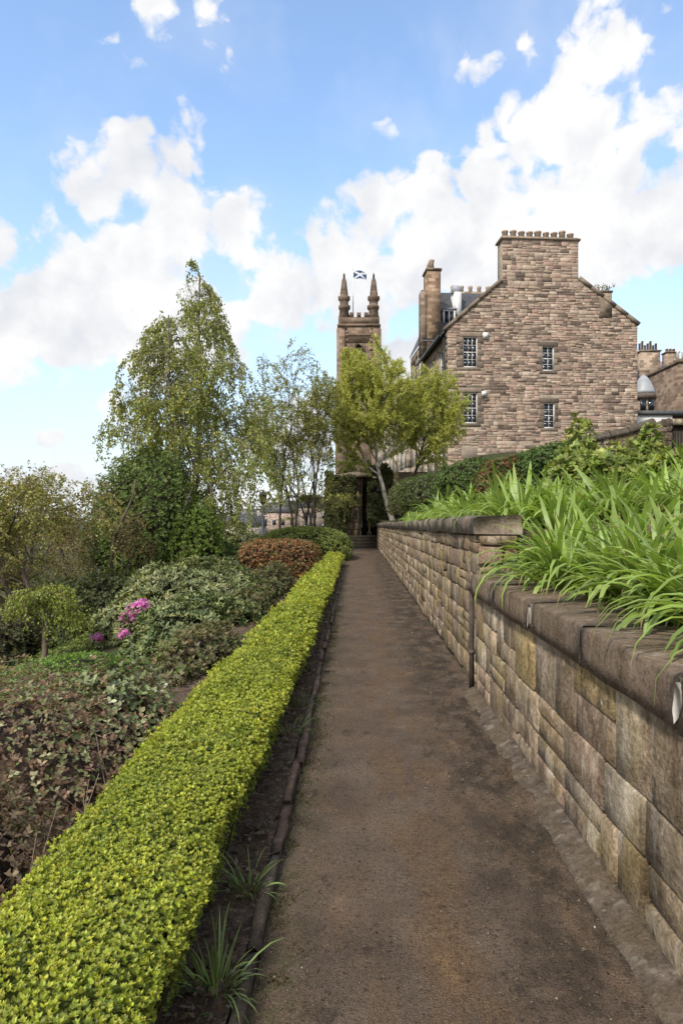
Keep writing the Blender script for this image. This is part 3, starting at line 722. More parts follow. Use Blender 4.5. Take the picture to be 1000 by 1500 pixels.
    for i, zz in enumerate(np.arange(-1.0, ze-.5, .40)):   # corner stones
        k = .55 if i % 2 else .32
        m = MB(); m.box(-.02, .03+k*0, .035, .035+k, zz, zz+.37, np.array((.24, .185, .14))*math.exp(r.normal(0, .2))); m.build('corner_stone', 'gable_stone', root)
    p = MB(); p.lathe(-.1, .75, [(.055, -2), (.055, ze-.4)], 8, (.05, .05, .05)); p.build('rain_pipe', 'iron', root, True)
    return DEP, ze
DEP, ZE = house()
def tall_neighbour():
    r = np.random.default_rng(19)
    y0 = DEP+.02; root = empty('tall_terrace_house', (HX-sa*y0+.35, HY+ca*y0, HZ), HA); XO = HX-sa*y0+.35
    tag(root, 'taller terrace house behind the gable with narrow end chimney and white dormers', 'house')
    def z(v, Y): return CAMZ+(V0-v)/F*Y-HZ
    Y = HY+y0; zev = z(500, Y); LEN = 6.2; zr = z(428, Y+4); xr = 6.6
    c1 = (.31, .245, .185)
    fw = [(yy, yy+1.2, zev-2.9-3.4*k, zev-.8-3.4*k) for yy in (.9, 3.7) for k in range(4)]
    m = MB(); ysp = sorted(set([0., LEN]+[v for w in fw for v in w[:2]])); zsp = sorted(set([-3.0, zev]+[v for w in fw for v in w[2:]]))
    for ya, yb in zip(ysp[:-1], ysp[1:]):
        for za, zb in zip(zsp[:-1], zsp[1:]):
            if any(w[0] <= ya+.01 and w[1] >= yb-.01 and w[2] <= za+.01 and w[3] >= zb-.01 for w in fw): continue
            m.box(-.25, .25, ya, yb, za, zb, c1)
    m.build('front_wall', 'rubble_far', root)
    for w in fw: sash(root, *w, y=-.25, cols=2, rows=2, flip=True)
    # gable towards the camera: rises from the front into the chimney
    m = MB(); m.box(-.25, 12, 0, .5, -3, zev, (.30, .235, .175)); m.build('gable_wall', 'rubble_far', root)
    cx0 = (625-U0)*Y/F-XO; cx1 = (645-U0)*Y/F-XO; ctz = z(396, Y)
    m = MB(); m.box(cx0, cx1, -.06, 1.5, zev-1, ctz, (.32, .225, .155)); m.build('chimney', 'rubble_far', root)
    m = MB(); m.box(cx0-.1, cx1+.1, -.14, 1.58, ctz, ctz+.16, (.26, .2, .15)); m.build('chimney_cope', 'rubble_far', root)
    for k in range(4):
        m = MB(); m.lathe(cx0+.42, .2+.36*k, [(.2, ctz+.15), (.17, ctz+.7), (.21, ctz+.75), (.21, ctz+.9), (.14, ctz+.9)], 10, (.3, .2, .15)); m.build('chimney_pot', 'pot', root, True)
    m = MB(); m.box(cx0-.45, cx0-.02, -.03, 1.2, zev-1, z(425, Y), (.27, .21, .16)); m.build('chimney_shoulder', 'rubble_far', root)
    # roof and dormers
    def slab(pts, nm='roof', mt='slate'):
        k = len(pts); V = [tuple(q) for q in pts]+[(q[0], q[1], q[2]-.14) for q in pts]
        MB().add(V, [tuple(range(k)), tuple(range(2*k-1, k-1, -1))]+[(i, (i+1) % k, (i+1) % k+k, i+k) for i in range(k)]).build(nm, mt, root)
    A_, B_, C_, D_ = (-.35, -.1, zev+.15), (12.3, -.1, zev+.15), (9.5, 4., zr), (1.9, 4., zr); A2, B2, C2, D2 = (-.35, LEN, zev+.15), (12.3, LEN, zev+.15), (9.5, LEN, zr), (1.9, LEN, zr)
    slab([A_, B_, C_, D_]); slab([A_, D_, D2, A2]); slab([B_, B2, C2, C_]); slab([D_, C_, C2, D2])
    def dormer(x0, x1, yf, yb, zb, zt, faces):
        d = MB(); d.box(x0, x1, yf, yb, zb, zt); o = d.build('dormer', 'slate', root)
        d = MB(); d.box(x0-.12, x1+.12, yf-.14, yb, zt, zt+.12); d.build('dormer_roof', 'lead', o)
        d = MB()
        if faces == 'y':
            for a, b, c, e in ((x0, x0+.14, zb, zt), (x1-.14, x1, zb, zt), (x0+.14, x1-.14, zt-.14, zt), (x0+.14, x1-.14, zb, zb+.16), ((x0+x1)/2-.04, (x0+x1)/2+.04, zb+.16, zt-.14)): d.box(a, b, yf-.07, yf-.004, c, e)
            d.build('window_frame', 'white_paint', o); d = MB(); d.box(x0+.14, x1-.14, yf-.03, yf-.01, zb+.16, zt-.14); d.build('pane', 'glass', o)
        else:
            for a, b, c, e in ((yf, yf+.14, zb, zt), (yb-.14, yb, zb, zt), (yf+.14, yb-.14, zt-.14, zt), (yf+.14, yb-.14, zb, zb+.16)): d.box(x0-.07, x0-.004, a, b, c, e)
            d.build('window_frame', 'white_paint', o); d = MB(); d.box(x0-.03, x0-.01, yf+.14, yb-.14, zb+.16, zt-.14); d.build('pane', 'glass', o)
    Yd = Y+1.4; xo = XO
    dormer((650.5-U0)*Yd/F-xo, (669-U0)*Yd/F-xo, 1.4, 3.6, z(476, Yd), z(453, Yd), 'y')
        # white vent house and a second stack on the ridge
    xw = (674-U0)*(Y+2)/F-xo; m = MB(); m.box(xw-.28, xw+.28, 2.0, 3.9, zr-3.2, z(426, Y+2)); o = m.build('roof_vent_house', 'white_paint', root)
    m = MB(); m.lathe(xw, 2.6, [(.42, z(426, Y+2)), (.42, z(417, Y+2)), (.3, z(415, Y+2))], 10, (.4, .4, .4)); m.build('vent_cowl', 'lead', o)
    m = MB(); m.box(xr-3.6, xr+1.0, 4.6, 5.6, zr-1.5, zr+.35, (.3, .24, .18)); m.build('ridge_chimney', 'rubble_far', root)
    for k in range(6):
        m = MB(); m.lathe(xr-3.3+.78*k, 5.1, [(.2, zr+.34), (.16, zr+.75), (.2, zr+.8), (.2, zr+.98)], 8, (.3, .3, .3)); m.build('chimney_pot', 'pot', root, True)
tall_neighbour()
def low_terrace():
    y0 = DEP+6.4; root = empty('low_terrace_house', (HX-sa*y0, HY+ca*y0, HZ), HA); tag(root, 'lower pale terrace house running on behind the pollard willows', 'house')
    LEN = 26.; ze = ZE-1.6
    fw = [(yy, yy+1.2, ze-3.0-3.5*k, ze-.9-3.5*k) for yy in np.arange(1.2, LEN-2, 2.9) for k in range(3)]
    m = MB(); ysp = sorted(set([0., LEN]+[v for w in fw for v in w[:2]])); zsp = sorted(set([-4.0, ze]+[v for w in fw for v in w[2:]]))
    for ya, yb in zip(ysp[:-1], ysp[1:]):
        for za, zb in zip(zsp[:-1], zsp[1:]):
            if any(w[0] <= ya+.01 and w[1] >= yb-.01 and w[2] <= za+.01 and w[3] >= zb-.01 for w in fw): continue
            m.box(-.2, .3, ya, yb, za, zb, (.40, .34, .27))
    m.build('front_wall', 'rubble_far', root)
    for w in fw: sash(root, *w, y=-.2, cols=2, rows=2, flip=True)
    m = MB(); m.box(.31, 9, 0, LEN, -4, ze-.02, (.36, .3, .24)); m.build('rear_block', 'rubble_far', root)
    m = MB(); m.prism([(-.5, ze), (9.3, ze), (4.4, ze+3.4)], 0, LEN); m.build('roof', 'slate', root)
low_terrace()

# ------------------------------------------------------------------ houses glimpsed to the right of the gable
def far_right():
    r = np.random.default_rng(23)
    Y = 74.; root = empty('pale_tenement', (*at(935, 757, Y)[:2], 4)); tag(root, 'pale stone tenement with slab chimney of many pots right of the gable', 'building')
    w = lambda u: (u-935)*Y/F; z = lambda v: CAMZ+(V0-v)*Y/F-4
    m = MB(); m.box(-8, w(966), 0, 8, -2, z(560), (.42, .34, .26)); m.build('wall', 'rubble_far', root)
    m = MB(); m.prism([(-8, z(560)), (w(966), z(560)), (w(966)-.3, z(545)), (-8, z(525))], .3, 8); m.build('roof', 'slate', root)
    m = MB(); m.box(w(937), w(965.5), -.15, 1.1, z(562), z(515), (.40, .31, .235)); m.build('chimney', 'rubble_far', root)
    m = MB(); m.box(w(935.5), w(967), -.25, 1.2, z(515), z(513), (.3, .24, .18)); m.build('chimney_cope', 'rubble_far', root)
    for k in range(7):
        h = .75+.25*(k % 3 == 1)-.2*(k % 3 == 2); m = MB(); m.lathe(w(938.5+4*k), .45, [(.14, z(513)), (.12, z(513)+h), (.15, z(513)+h), (.15, z(513)+h+.12)], 8); m.build('chimney_pot', 'pot', root, True)
    for k in range(2):
        m = MB(); m.box(w(945+11*k), w(950+11*k), -.04, .02, z(598), z(575)); f = m.build('window', 'white_paint', root); m = MB(); m.box(w(945.7+11*k), w(949.3+11*k), -.06, -.041, z(597), z(576)); m.build('pane', 'glass', f)
    Y2 = 86.; root = empty('stepped_tenement', (*at(968, 757, Y2)[:2], 4)); tag(root, 'darker tenement gable with raking skew and short chimney at the far right', 'building')
    w2 = lambda u: (u-968)*Y2/F; z2 = lambda v: CAMZ+(V0-v)*Y2/F-4
    m = MB(); m.prism([(w2(968), -2), (w2(992), -2), (w2(992), z2(520)), (w2(986), z2(520)), (w2(970), z2(536))], 0, 7, (.33, .25, .19)); m.build('gable_wall', 'rubble_far', root)
    m = MB(); m.box(w2(974), w2(993), -.2, 1, z2(545), z2(517), (.36, .275, .21)); m.build('chimney', 'rubble_far', root)
    m = MB(); m.box(w2(973), w2(994), -.3, 1.1, z2(517), z2(515.4), (.3, .23, .18)); m.build('chimney_cope', 'rubble_far', root)
    for k in range(3): m = MB(); m.lathe(w2(978+5*k), .4, [(.22, z2(515.6)), (.18, z2(511)), (.2, z2(511)), (.16, z2(509.5))], 8); m.build('chimney_pot', 'pot', root, True)
    m = MB(); m.prism([(w2(968), z2(536)), (w2(981), z2(558)), (w2(981), z2(562)), (w2(966), z2(540))], -1.2, -.02); m.build('roof_slope', 'slate', root)
    m = MB(); m.box(w2(989), w2(990.5), -.3, -.15, -2, z2(548)); m.build('rain_pipe', 'white_paint', root)
    for k in range(2): m = MB(); m.box(w2(974), w2(979), -.05, .02, z2(600-22*k), z2(586-22*k)); m.build('window', 'glass', root)
    Y3 = 64.; root = empty('dark_tenement', (*at(993, 757, Y3)[:2], 4)); tag(root, 'dark brown tenement corner with pale pots at the picture edge', 'building')
    w3 = lambda u: (u-993)*Y3/F; z3 = lambda v: CAMZ+(V0-v)*Y3/F-4
    m = MB(); m.box(0, 9, 0, 8, -2, z3(531), (.22, .165, .125)); m.build('wall', 'rubble_far', root)
    m = MB(); m.box(-.1, 9.1, -.1, 8.1, z3(531), z3(528.5), (.16, .12, .09)); m.build('cornice', 'rubble_far', root)
    m = MB(); m.box(.1, 3.0, .3, 1.3, z3(528.5), z3(524), (.26, .2, .15)); m.build('chimney', 'rubble_far', root)
    for k in range(5): m = MB(); m.lathe(.3+.5*k, .8, [(.16, z3(524)), (.13, z3(514)), (.16, z3(513)), (.16, z3(511))], 8); m.build('chimney_pot', 'white_paint', root, True)
    for k in range(3): m = MB(); m.box(.9+2.4*k, 1.9+2.4*k, -.04, .01, z3(575), z3(552)); m.build('window', 'glass', root)
    # bay with leaded roof
    Y4 = 58.; root = empty('bay_turret', (*at(946, 757, Y4)[:2], 4)); tag(root, 'stone bay with pale grey leaded bell roof beside the gable corner', 'bay')
    z4 = lambda v: CAMZ+(V0-v)*Y4/F-4
    m = MB(); m.lathe(0, .6, [(.86, -2), (.86, z4(584))], 8, (.27, .21, .165), .39); m.build('wall', 'rubble_far', root)
    m = MB(); m.lathe(0, .6, [(1.0, z4(584)), (1.06, z4(580)), (1.0, z4(576))], 16, (.16, .13, .11), .39); m.build('cornice', 'rubble_far', root)
    m = MB(); m.lathe(0, .6, [(.98, z4(576)), (.92, z4(572)), (.80, z4(566)), (.60, z4(558)), (.34, z4(551)), (.05, z4(546.5))], 24); m.build('bell_roof', 'lead', root, True)
    for k in range(2): m = MB(); m.box(-.62+.68*k, -.12+.68*k, -.225, -.2, z4(601), z4(586)); m.build('window', 'glass', root)
    # low white outbuilding
    Y5 = 52.; root = empty('white_outbuilding', (*at(934, 757, Y5)[:2], 4)); tag(root, 'low white outbuilding with flat dark roof edge beside the gable', 'outbuilding')
    z5 = lambda v: CAMZ+(V0-v)*Y5/F-4
    m = MB(); m.box(-1.5, 2.6, 0, 4, -2, z5(608)); m.build('wall', 'white_paint', root)
    m = MB(); m.box(-1.6, 4.6, -.15, 4.2, z5(608), z5(602)); m.build('flat_roof', 'slate', root)
    m = MB(); m.box(2.6, 4.4, .4, 4, -2, z5(608), (.2, .15, .12)); m.build('side_wall', 'rubble_far', root)
far_right()

# ------------------------------------------------------------------ church tower with flag
def tower():
    r = np.random.default_rng(29); Y = 100.; cx = (525.5-U0)*Y/F; hw = 3.0
    root = empty('church_tower', (cx, Y+hw, 0)); tag(root, 'square brown church tower with battlements and four crocketed pinnacles', 'tower')
    z = lambda v: CAMZ+(V0-v)*Y/F
    c = (.225, .165, .12); top = z(474)
    # body with belfry openings left open on the faces
    m = MB(); zb0, zb1 = z(545), z(503); bw = .95
    m.box(-hw, hw, -hw, hw, 0, zb0, c)
    for sx, sy in ((-1, -1), (1, -1), (-1, 1), (1, 1)):
        x0, x1 = sorted((sx*bw, sx*hw)); y0, y1 = sorted((sy*bw, sy*hw)); m.box(x0, x1, y0, y1, zb0, zb1, c)
    m.box(-hw, hw, -hw, hw, zb1, top, c); m.build('shaft', 'ashlar_far', root)
    m = MB(); m.box(-bw*.97, bw*.97, -bw*.97, bw*.97, zb0, zb1); m.build('bell_chamber', 'louvre', root)
    for s in (-1, 1):
        for k in range(8):
            zz = zb0+.3+(zb1-zb0-.5)*k/8
            m = MB(); m.add([(-.8, s*(hw-.25), zz), (.8, s*(hw-.25), zz), (.8, s*(hw-.7), zz+.35), (-.8, s*(hw-.7), zz+.35), (-.8, s*(hw-.25), zz+.06), (.8, s*(hw-.25), zz+.06), (.8, s*(hw-.7), zz+.41), (-.8, s*(hw-.7), zz+.41)],
                [(0, 1, 2, 3), (4, 5, 6, 7), (0, 1, 5, 4), (1, 2, 6, 5), (2, 3, 7, 6), (3, 0, 4, 7)]); m.build('louvre', 'louvre', root)
        # pointed head of the belfry opening
        for sx in (-1, 1):
            pts = [(sx*(bw-.002), zb1), (sx*(bw-.002), zb1-1.6), (sx*bw*.72, zb1-.85), (sx*bw*.3, zb1-.3), (0, zb1-.05), (0, zb1)]
            if sx < 0: pts = pts[::-1]
            m = MB(); y0, y1 = sorted((s*(hw+.02), s*(hw-.3))); m.prism(pts, y0, y1, (.25, .19, .14)); m.build('arch_stone', 'ashlar_far', root)
    # string courses and corner buttresses
    for zz, e in ((z(478), .16), (z(548), .14), (z(600), .14), (z(492), .08)):
        m = MB(); m.box(-hw-e, hw+e, -hw-e, hw+e, zz, zz+.3, (.2, .145, .105)); m.build('string_course', 'ashlar_far', root)
    for sx in (-1, 1):
        for sy in (-1, 1):
            m = MB(); xx, yy = sx*(hw-.35), sy*(hw-.35)
            m.box(xx-.6, xx+.6, yy-.6, yy+.6, 0, z(482), (.24, .175, .13)); m.box(xx-.8, xx+.8, yy-.8, yy+.8, 0, z(560), (.22, .165, .12)); m.build('buttress', 'ashlar_far', root)
            xx, yy = sx*(hw-.82), sy*(hw-.82)
            m = MB(); A = math.pi/8
            m.lathe(xx, yy, [(1.0, z(482)), (.72, z(474)), (.72, z(451)), (.86, z(450)), (.86, z(446.5)), (.68, z(445.5)), (.68, z(439)), (.95, z(436)), (.95, z(432.5)), (.66, z(431.5)), (.34, z(408)), (.24, z(406))], 8, (.185, .135, .10), A)
            m.lathe(xx, yy, [(.24, z(406)), (.15, z(404)), (.17, z(401)), (.05, z(397))], 8, (.07, .06, .05), A)
            pin = m.build('pinnacle', 'ashlar_far', root)
            for k in range(4):
                zz = z(428-5*k); rr = .62-.07*k
                for q in range(4):
                    a = q*math.pi/2+math.pi/4; b = MB(); b.box(xx+rr*math.cos(a)-.07, xx+rr*math.cos(a)+.07, yy+rr*math.sin(a)-.07, yy+rr*math.sin(a)+.07, zz, zz+.16, (.16, .12, .09), .02); b.build('crocket', 'ashlar_far', pin)
            for k in range(4):
                a = k*math.pi/2; b = MB(); b.prism([(-.14, 0), (.14, 0), (.14, .9), (0, 1.15), (-.14, .9)], -.03, .03, (.1, .08, .06))
                V = np.concatenate(b.V); ang = a; ro = np.array([[math.cos(ang), -math.sin(ang), 0], [math.sin(ang), math.cos(ang), 0], [0, 0, 1]])
                b.V = [(V+np.array([0, -.675, 0]))@ro.T+np.array([xx, yy, z(467)])]; b.build('blind_lancet', 'ashlar_far', pin)
    # parapet and merlons
    zp = z(464.5); m = MB()
    for (x0, x1, y0, y1) in ((-hw, hw, -hw, -hw+.35), (-hw, hw, hw-.35, hw), (-hw, -hw+.35, -hw+.35, hw-.35), (hw-.35, hw, -hw+.35, hw-.35)): m.box(x0, x1, y0, y1, top, zp, (.2, .145, .105))
    m.build('parapet', 'ashlar_far', root)
    for s in (-1, 1):
        for k in (-1.05, 0, 1.05):
            m = MB(); y0, y1 = sorted((s*hw, s*(hw-.35))); m.box(k-.3, k+.3, y0, y1, zp, z(457.5), (.18, .13, .095)); m.build('merlon', 'ashlar_far', root)
            m = MB(); m.box(y0, y1, k-.3, k+.3, zp, z(457.5), (.18, .13, .095)); m.build('merlon', 'ashlar_far', root)
    # ashlar joints: individual larger blocks proud on the corners
    for i, zz in enumerate(np.arange(z(545), z(484), .62)):
        for sx in (-1, 1):
            k = .5 if i % 2 else .28
            m = MB(); x0, x1 = sorted((sx*(hw-.96), sx*(hw-.96-k))); m.box(x0, x1, -hw-.03, -hw, zz, zz+.56, np.array((.25, .185, .135))*math.exp(r.normal(0, .25))); m.build('quoin', 'ashlar_far', root)
    # flag
    px, py = (516.8-525.5)*Y/F, 0.
    root = empty('flagpole', (cx+px, Y+hw, top)); tag(root, 'white flagpole rising between the tower pinnacles', 'flagpole')
    m = MB(); m.lathe(0, 0, [(.085, 0), (.06, z(384)-top)], 8); m.build('pole', 'white_paint', root, True); m = MB(); m.lathe(0, 0, [(.05, z(384)-top), (.11, z(383.3)-top), (.03, z(382.5)-top)], 8); m.build('finial', 'white_paint', root, True)
    t = NT('flag_cloth'); a = t.attr(); t.col(a); t.rough(.8, .2); MAT['flag'] = t.m
    nx, nz = 24, 16; V = []; C = []; Lf, Hf = 2.05, 1.25
    for j in range(nz+1):
        for i in range(nx+1):
            s, q = i/nx, j/nz; droop = -.22*s*s+.15*math.sin(s*5)*s
            V.append((.06+Lf*s*.96, .22*math.sin(s*7+q)*s, z(398.5)-top+Hf*q*(1-.12*s)+droop+.22*s))
            dd = min(abs(q-s), abs(q-(1-s))); C.append((.62, .62, .62) if dd < .13 else (.045, .07, .16))
    Fq = [(j*(nx+1)+i, j*(nx+1)+i+1, (j+1)*(nx+1)+i+1, (j+1)*(nx+1)+i) for j in range(nz) for i in range(nx)]
    o = link('flag', mesh_np('flag', V, [np.array(Fq)], np.array(C), True), None, 'flag', (cx+px, Y+hw, top)); tag(o, 'blue and white saltire flag flying from the church tower pole', 'flag')
tower()

# ------------------------------------------------------------------ gateway and steps at the end of the path
def gateway():
    r = np.random.default_rng(37); Y = 37.0
    root = empty('stone_gateway', (0, Y, 0)); tag(root, 'old stone doorway with flat hood and dark opening at the path end', 'gateway')
    w = lambda u: (u-U0)*Y/F; z = lambda v: CAMZ+(V0-v)*Y/F
    b = MB(); b.box(w(478), w(504), .0, .6, -.5, z(702), (.10, .08, .06)); b.box(w(530)+.02, 4.2, .75, 1.2, -.1, z(690), (.12, .095, .07)); b.box(w(504), w(530), .62, 1.2, 0, z(700), (.15, .115, .085)); b.build('wall', 'wall_stone', root)  # left wall coloured dark for the shade under the ivy
    for k in range(9):     # ashlar pier beside the opening
        h = (z(700)-.1)/9; xa, xb = w(504), w(529)
        cut = xa+(xb-xa)*(.38 if k % 2 else .62)
        for (p, q) in ((xa, cut), (cut, xb)):
            V, Fq = stone_geo(p+.008, q-.008, .1+k*h+.008, .1+(k+1)*h-.008, .0, .5, r, 2, 1, .02, .008, .01)
            MB().add(np.stack([V[:, 0], -V[:, 2], V[:, 1]], 1), Fq, np.array((.29, .215, .16))*math.exp(r.normal(0, .18))).build('pier_stone', 'wall_stone', root)
    b = MB(); b.box(w(514), w(516.5), -.12, -.02, .55, z(715), (.34, .27, .2)); b.box(w(522.5), w(525.5), -.12, -.02, .55, z(715), (.3, .24, .18)); b.build('pilaster', 'wall_stone', root)
    b = MB(); b.prism([(w(488), z(700)), (w(545), z(700)), (w(545), z(697)), (w(520), z(692)), (w(488), z(697))], -.75, 1.0, (.235, .19, .15)); b.build('hood_slab', 'coping_stone', root)
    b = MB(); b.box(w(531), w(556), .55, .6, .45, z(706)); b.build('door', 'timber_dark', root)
    b = MB(); b.box(w(530)+.01, w(556), .0, .5, z(712), z(700)-.01, (.13, .1, .075)); b.build('lintel', 'wall_stone', root)
    st = empty('stone_steps', (.3, Y-2, 0)); tag(st, 'flight of worn stone steps up to the dark doorway', 'steps')
    for k in range(4):
        b = MB(); b.box(-.82, .84, .35+.34*k, 2.0, .15*k-.02, .15*(k+1)-.005, np.array((.165, .13, .10))*math.exp(r.normal(0, .1)), .004); b.build('step', 'coping_stone', st)
gateway()

# ------------------------------------------------------------------ vegetation generators
def grow(base, d0, L0, r0, spec, r, env=None):
    """spec: list of dict per level: n children, len ratio, ang (deg), trop (z pull per step), wig, start fraction, seg
       returns lines per level: list of (pts, rad, level)"""
    out = []
    def br(p, d, L, rad, lv):
        S = spec[lv]; n = max(3, int(L/S.get('seg', .3))+1); st = L/n; pts = [p.copy()]; d = d/np.linalg.norm(d)
        for i in range(n):
            f = i/n
            d = d+r.normal(0, S['wig'], 3)+np.array([0, 0, S['trop']+S.get('droop', 0)*f]); d = d/np.linalg.norm(d)
            q = pts[-1]+d*st
            if env is not None and lv > 0 and not env(q): break
            pts.append(q)
        m = len(pts)
        if m < 2: return
        pts = np.array(pts); rads = rad*(1-.82*np.linspace(0, 1, m)**.9)
        out.append((pts, rads, lv))
        if lv+1 < len(spec):
            C = spec[lv+1]; k = C['n'] if np.isscalar(C['n']) else r.integers(C['n'][0], C['n'][1]+1)
            az0 = r.uniform(0, 6.28)
            for j in range(int(k)):
                f = C.get('start', .3)+(1-C.get('start', .3))*((j+r.uniform(.1, .9))/k)
                x = f*(m-1); i = min(int(x), m-2); pp = pts[i]+(pts[i+1]-pts[i])*(x-i)
                t = pts[i+1]-pts[i]; t = t/np.linalg.norm(t)
                ref = np.array([0, 0, 1.]) if abs(t[2]) < .9 else np.array([1., 0, 0]); e1 = np.cross(t, ref); e1 /= np.linalg.norm(e1); e2 = np.cross(t, e1)
                az = az0+j*2.4+r.normal(0, .4); a = R(C['ang']+r.normal(0, C.get('angv', 10)))
                nd = t*math.cos(a)+(e1*math.cos(az)+e2*math.sin(az))*math.sin(a)
                taper = C.get('taper', 0.); LL = L*C['len']*(1-taper*f)*r.uniform(.75, 1.2)
                br(pp, nd, LL, max(rads[i]*C.get('rr', .5), C.get('rmin', .004)), lv+1)
    br(np.array(base, float), np.array(d0, float), L0, r0, 0)
    return out
def along(lines, lv, spacing, r, skip=.0):
    P = []; T = []
    for pts, rad, l in lines:
        if l < lv: continue
        seg = np.diff(pts, axis=0); sl = np.linalg.norm(seg, axis=1); L = sl.sum(); n = max(1, int(L/spacing)); cum = np.concatenate([[0], np.cumsum(sl)])
        s = (skip+(1-skip)*r.random(n))*L; i = np.clip(np.searchsorted(cum, s)-1, 0, len(seg)-1)
        P.append(pts[i]+seg[i]*((s-cum[i])/np.maximum(sl[i], 1e-6))[:, None]); T.append(seg[i]/np.maximum(sl[i], 1e-6)[:, None])
    return np.concatenate(P), np.concatenate(T)
def tree_parts(root, lines, loc, trunk_lv, bark_m, sides=7):
    loc = np.array(loc)
    tr = [(p-loc, q) for p, q, l in lines if l <= trunk_lv]; bs = [(p-loc, q) for p, q, l in lines if l > trunk_lv]
    link('trunk', tubes_mesh('trunk', tr, sides), root, bark_m)
    if bs: link('branches', tubes_mesh('branches', bs, 4), root, bark_m)
def crown(root, loc, P, A, length, width, cols, r, mat='leaf', tmpl=LEAF4, nrm=None, name='crown'):
    Nm = r.normal(0, 1, P.shape) if nrm is None else nrm
    o = link(name, leaves_mesh(name, P-np.array(loc), A, Nm, length, width, cols, tmpl), root, mat); o['kind'] = 'stuff'; return o

# ---- birch ---------------------------------------------------------------
def birch():
    r = np.random.default_rng(41); Y = 22.; x = -5.15; zb = G(x, Y)-.1; loc = (x, Y, zb)
    root = empty('birch_tree', loc); tag(root, 'tall drooping birch tree with conical fresh green crown', 'tree')
    H = 9.45-zb; cx = x
    def hw(z):      # half width of the crown at height
        f = (z-zb)/H
        return np.interp(f, [0, .2, .3, .42, .55, .68, .8, .9, 1], [1.2, 2.0, 2.5, 2.65, 2.4, 1.85, 1.25, .7, .22])
    env = lambda q: abs(q[0]-cx+.15*math.sin(q[2]*2)) < hw(q[2])*1.02 and abs(q[1]-Y) < hw(q[2])*1.02
    lines = []
    for dx, hh, rad in ((.0, 1.0, .16), (-.38, .84, .11)):
        spec = [dict(wig=.03, trop=.05, seg=.45),
                dict(n=36 if dx == 0 else 24, len=.40, ang=54, angv=9, trop=.06, droop=-.09, wig=.07, start=.17, seg=.25, rr=.34, rmin=.02, taper=.55),
                dict(n=(5, 8), len=.45, ang=45, angv=16, trop=-.02, droop=-.25, wig=.10, start=.2, seg=.16, rr=.5, rmin=.009),
                dict(n=(4, 7), len=.85, ang=40, angv=20, trop=-.32, droop=-.3, wig=.08, start=.1, seg=.12, rr=.5, rmin=.005)]
        lines += grow((x+dx, Y+dx*.4, zb), (.02 if dx == 0 else -.05, 0, 1), H*hh, rad, spec, r, env)
    tree_parts(root, lines, loc, 0, 'bark_birch', 9)
    P, T = along(lines, 2, .023, r, .1)
    keep = fn(P, 5, .8)+.6*fn(P, 6, 1.9) > -.38; P, T = P[keep], T[keep]
    P = P+r.normal(0, .035, P.shape); A = unit(np.array([0, 0, -.8])+r.normal(0, .55, P.shape)+T*.3)
    n = len(P); c = palette(n, [(.27, .285, .065), (.33, .335, .085), (.20, .215, .05), (.39, .38, .12)], [3, 3, 2, 1], r)
    crown(root, loc, P, A, r.uniform(.06, .10, n), r.uniform(.042, .065, n), c, r); return n
# ---- generic broad tree ------------------------------------------------------
def willow(name, label, base, lean, Ht, spec, cols, wts, env, seed, leafL, leafW, bark_m, spacing, down=-.1, group=None, trunk_lv=0, thin=-9, r0=.12, nbase=1, lv=2):
    r = np.random.default_rng(seed); loc = tuple(base); root = empty(name, loc); tag(root, label, 'tree', group)
    lines = []
    for k in range(nbase):
        dd = np.array(lean)+(r.normal(0, .36, 3)*np.array([1, 1, 0]) if nbase > 1 else 0)
        lines += grow(np.array(base)+np.array([r.normal(0, .06*nbase), r.normal(0, .06*nbase), 0])*(nbase > 1), dd, Ht*(1 if nbase == 1 else r.uniform(.75, 1.05)), r0, spec, r, env)
    tree_parts(root, lines, loc, trunk_lv, bark_m)
    P, T = along(lines, lv, spacing, r, .05); keep = fn(P, seed+1, 1.0) > thin; P, T = P[keep], T[keep]
    P = P+r.normal(0, .03, P.shape); A = unit(T*.7+r.normal(0, .5, P.shape)+np.array([0, 0, down])); n = len(P)
    crown(root, loc, P, A, r.uniform(*leafL, n), r.uniform(*leafW, n), palette(n, cols, wts, r), r); return n

cnt = {}
cnt['birch'] = birch()
def ell(c, rad, low=.8): 
    c = np.array(c); rad = np.array(rad); return lambda q: (((q-c)/rad)**2).sum() < 1.0+.16*math.sin(q[0]*3.1+q[2]*1.7)+.16*math.sin(q[1]*2.7-q[2]*2.3+q[0]) or q[2] < c[2]-rad[2]*low
lime = [(.42, .43, .09), (.50, .49, .12), (.33, .35, .075), (.55, .53, .17)]
# two pollarded willows on the terrace
Y = 33.; b = at(575, 757, Y); b[2] = G(b[0], Y)-.05; ctr = at(546, 606, Y)
spec_w = [dict(wig=.05, trop=.06, seg=.3), dict(n=11, len=.75, ang=40, angv=12, trop=.05, wig=.10, start=.42, seg=.2, rr=.55, rmin=.03),
          dict(n=(6, 8), len=.55, ang=36, angv=14, trop=.06, wig=.13, start=.15, seg=.14, rr=.5, rmin=.014),
          dict(n=(9, 12), len=.62, ang=34, angv=16, trop=.02, droop=-.10, wig=.14, start=.05, seg=.11, rr=.5, rmin=.006)]
cnt['w1'] = willow('pollard_willow', 'lime green pollard willow with forked pale trunk in front of the church tower', b, (-.34, 0, 1), 4.7, spec_w, lime, [3, 3, 2, 1], ell(ctr+np.array([.0, 0, .25]), (2.05, 1.9, 3.25)), 51, (.10, .17), (.03, .045), 'bark_pale', .012, -.1, thin=-.75, r0=.15)
Y = 35.; b2 = at(598, 757, Y); b2[2] = G(b2[0], Y)-.1; ctr2 = at(628, 606, Y)
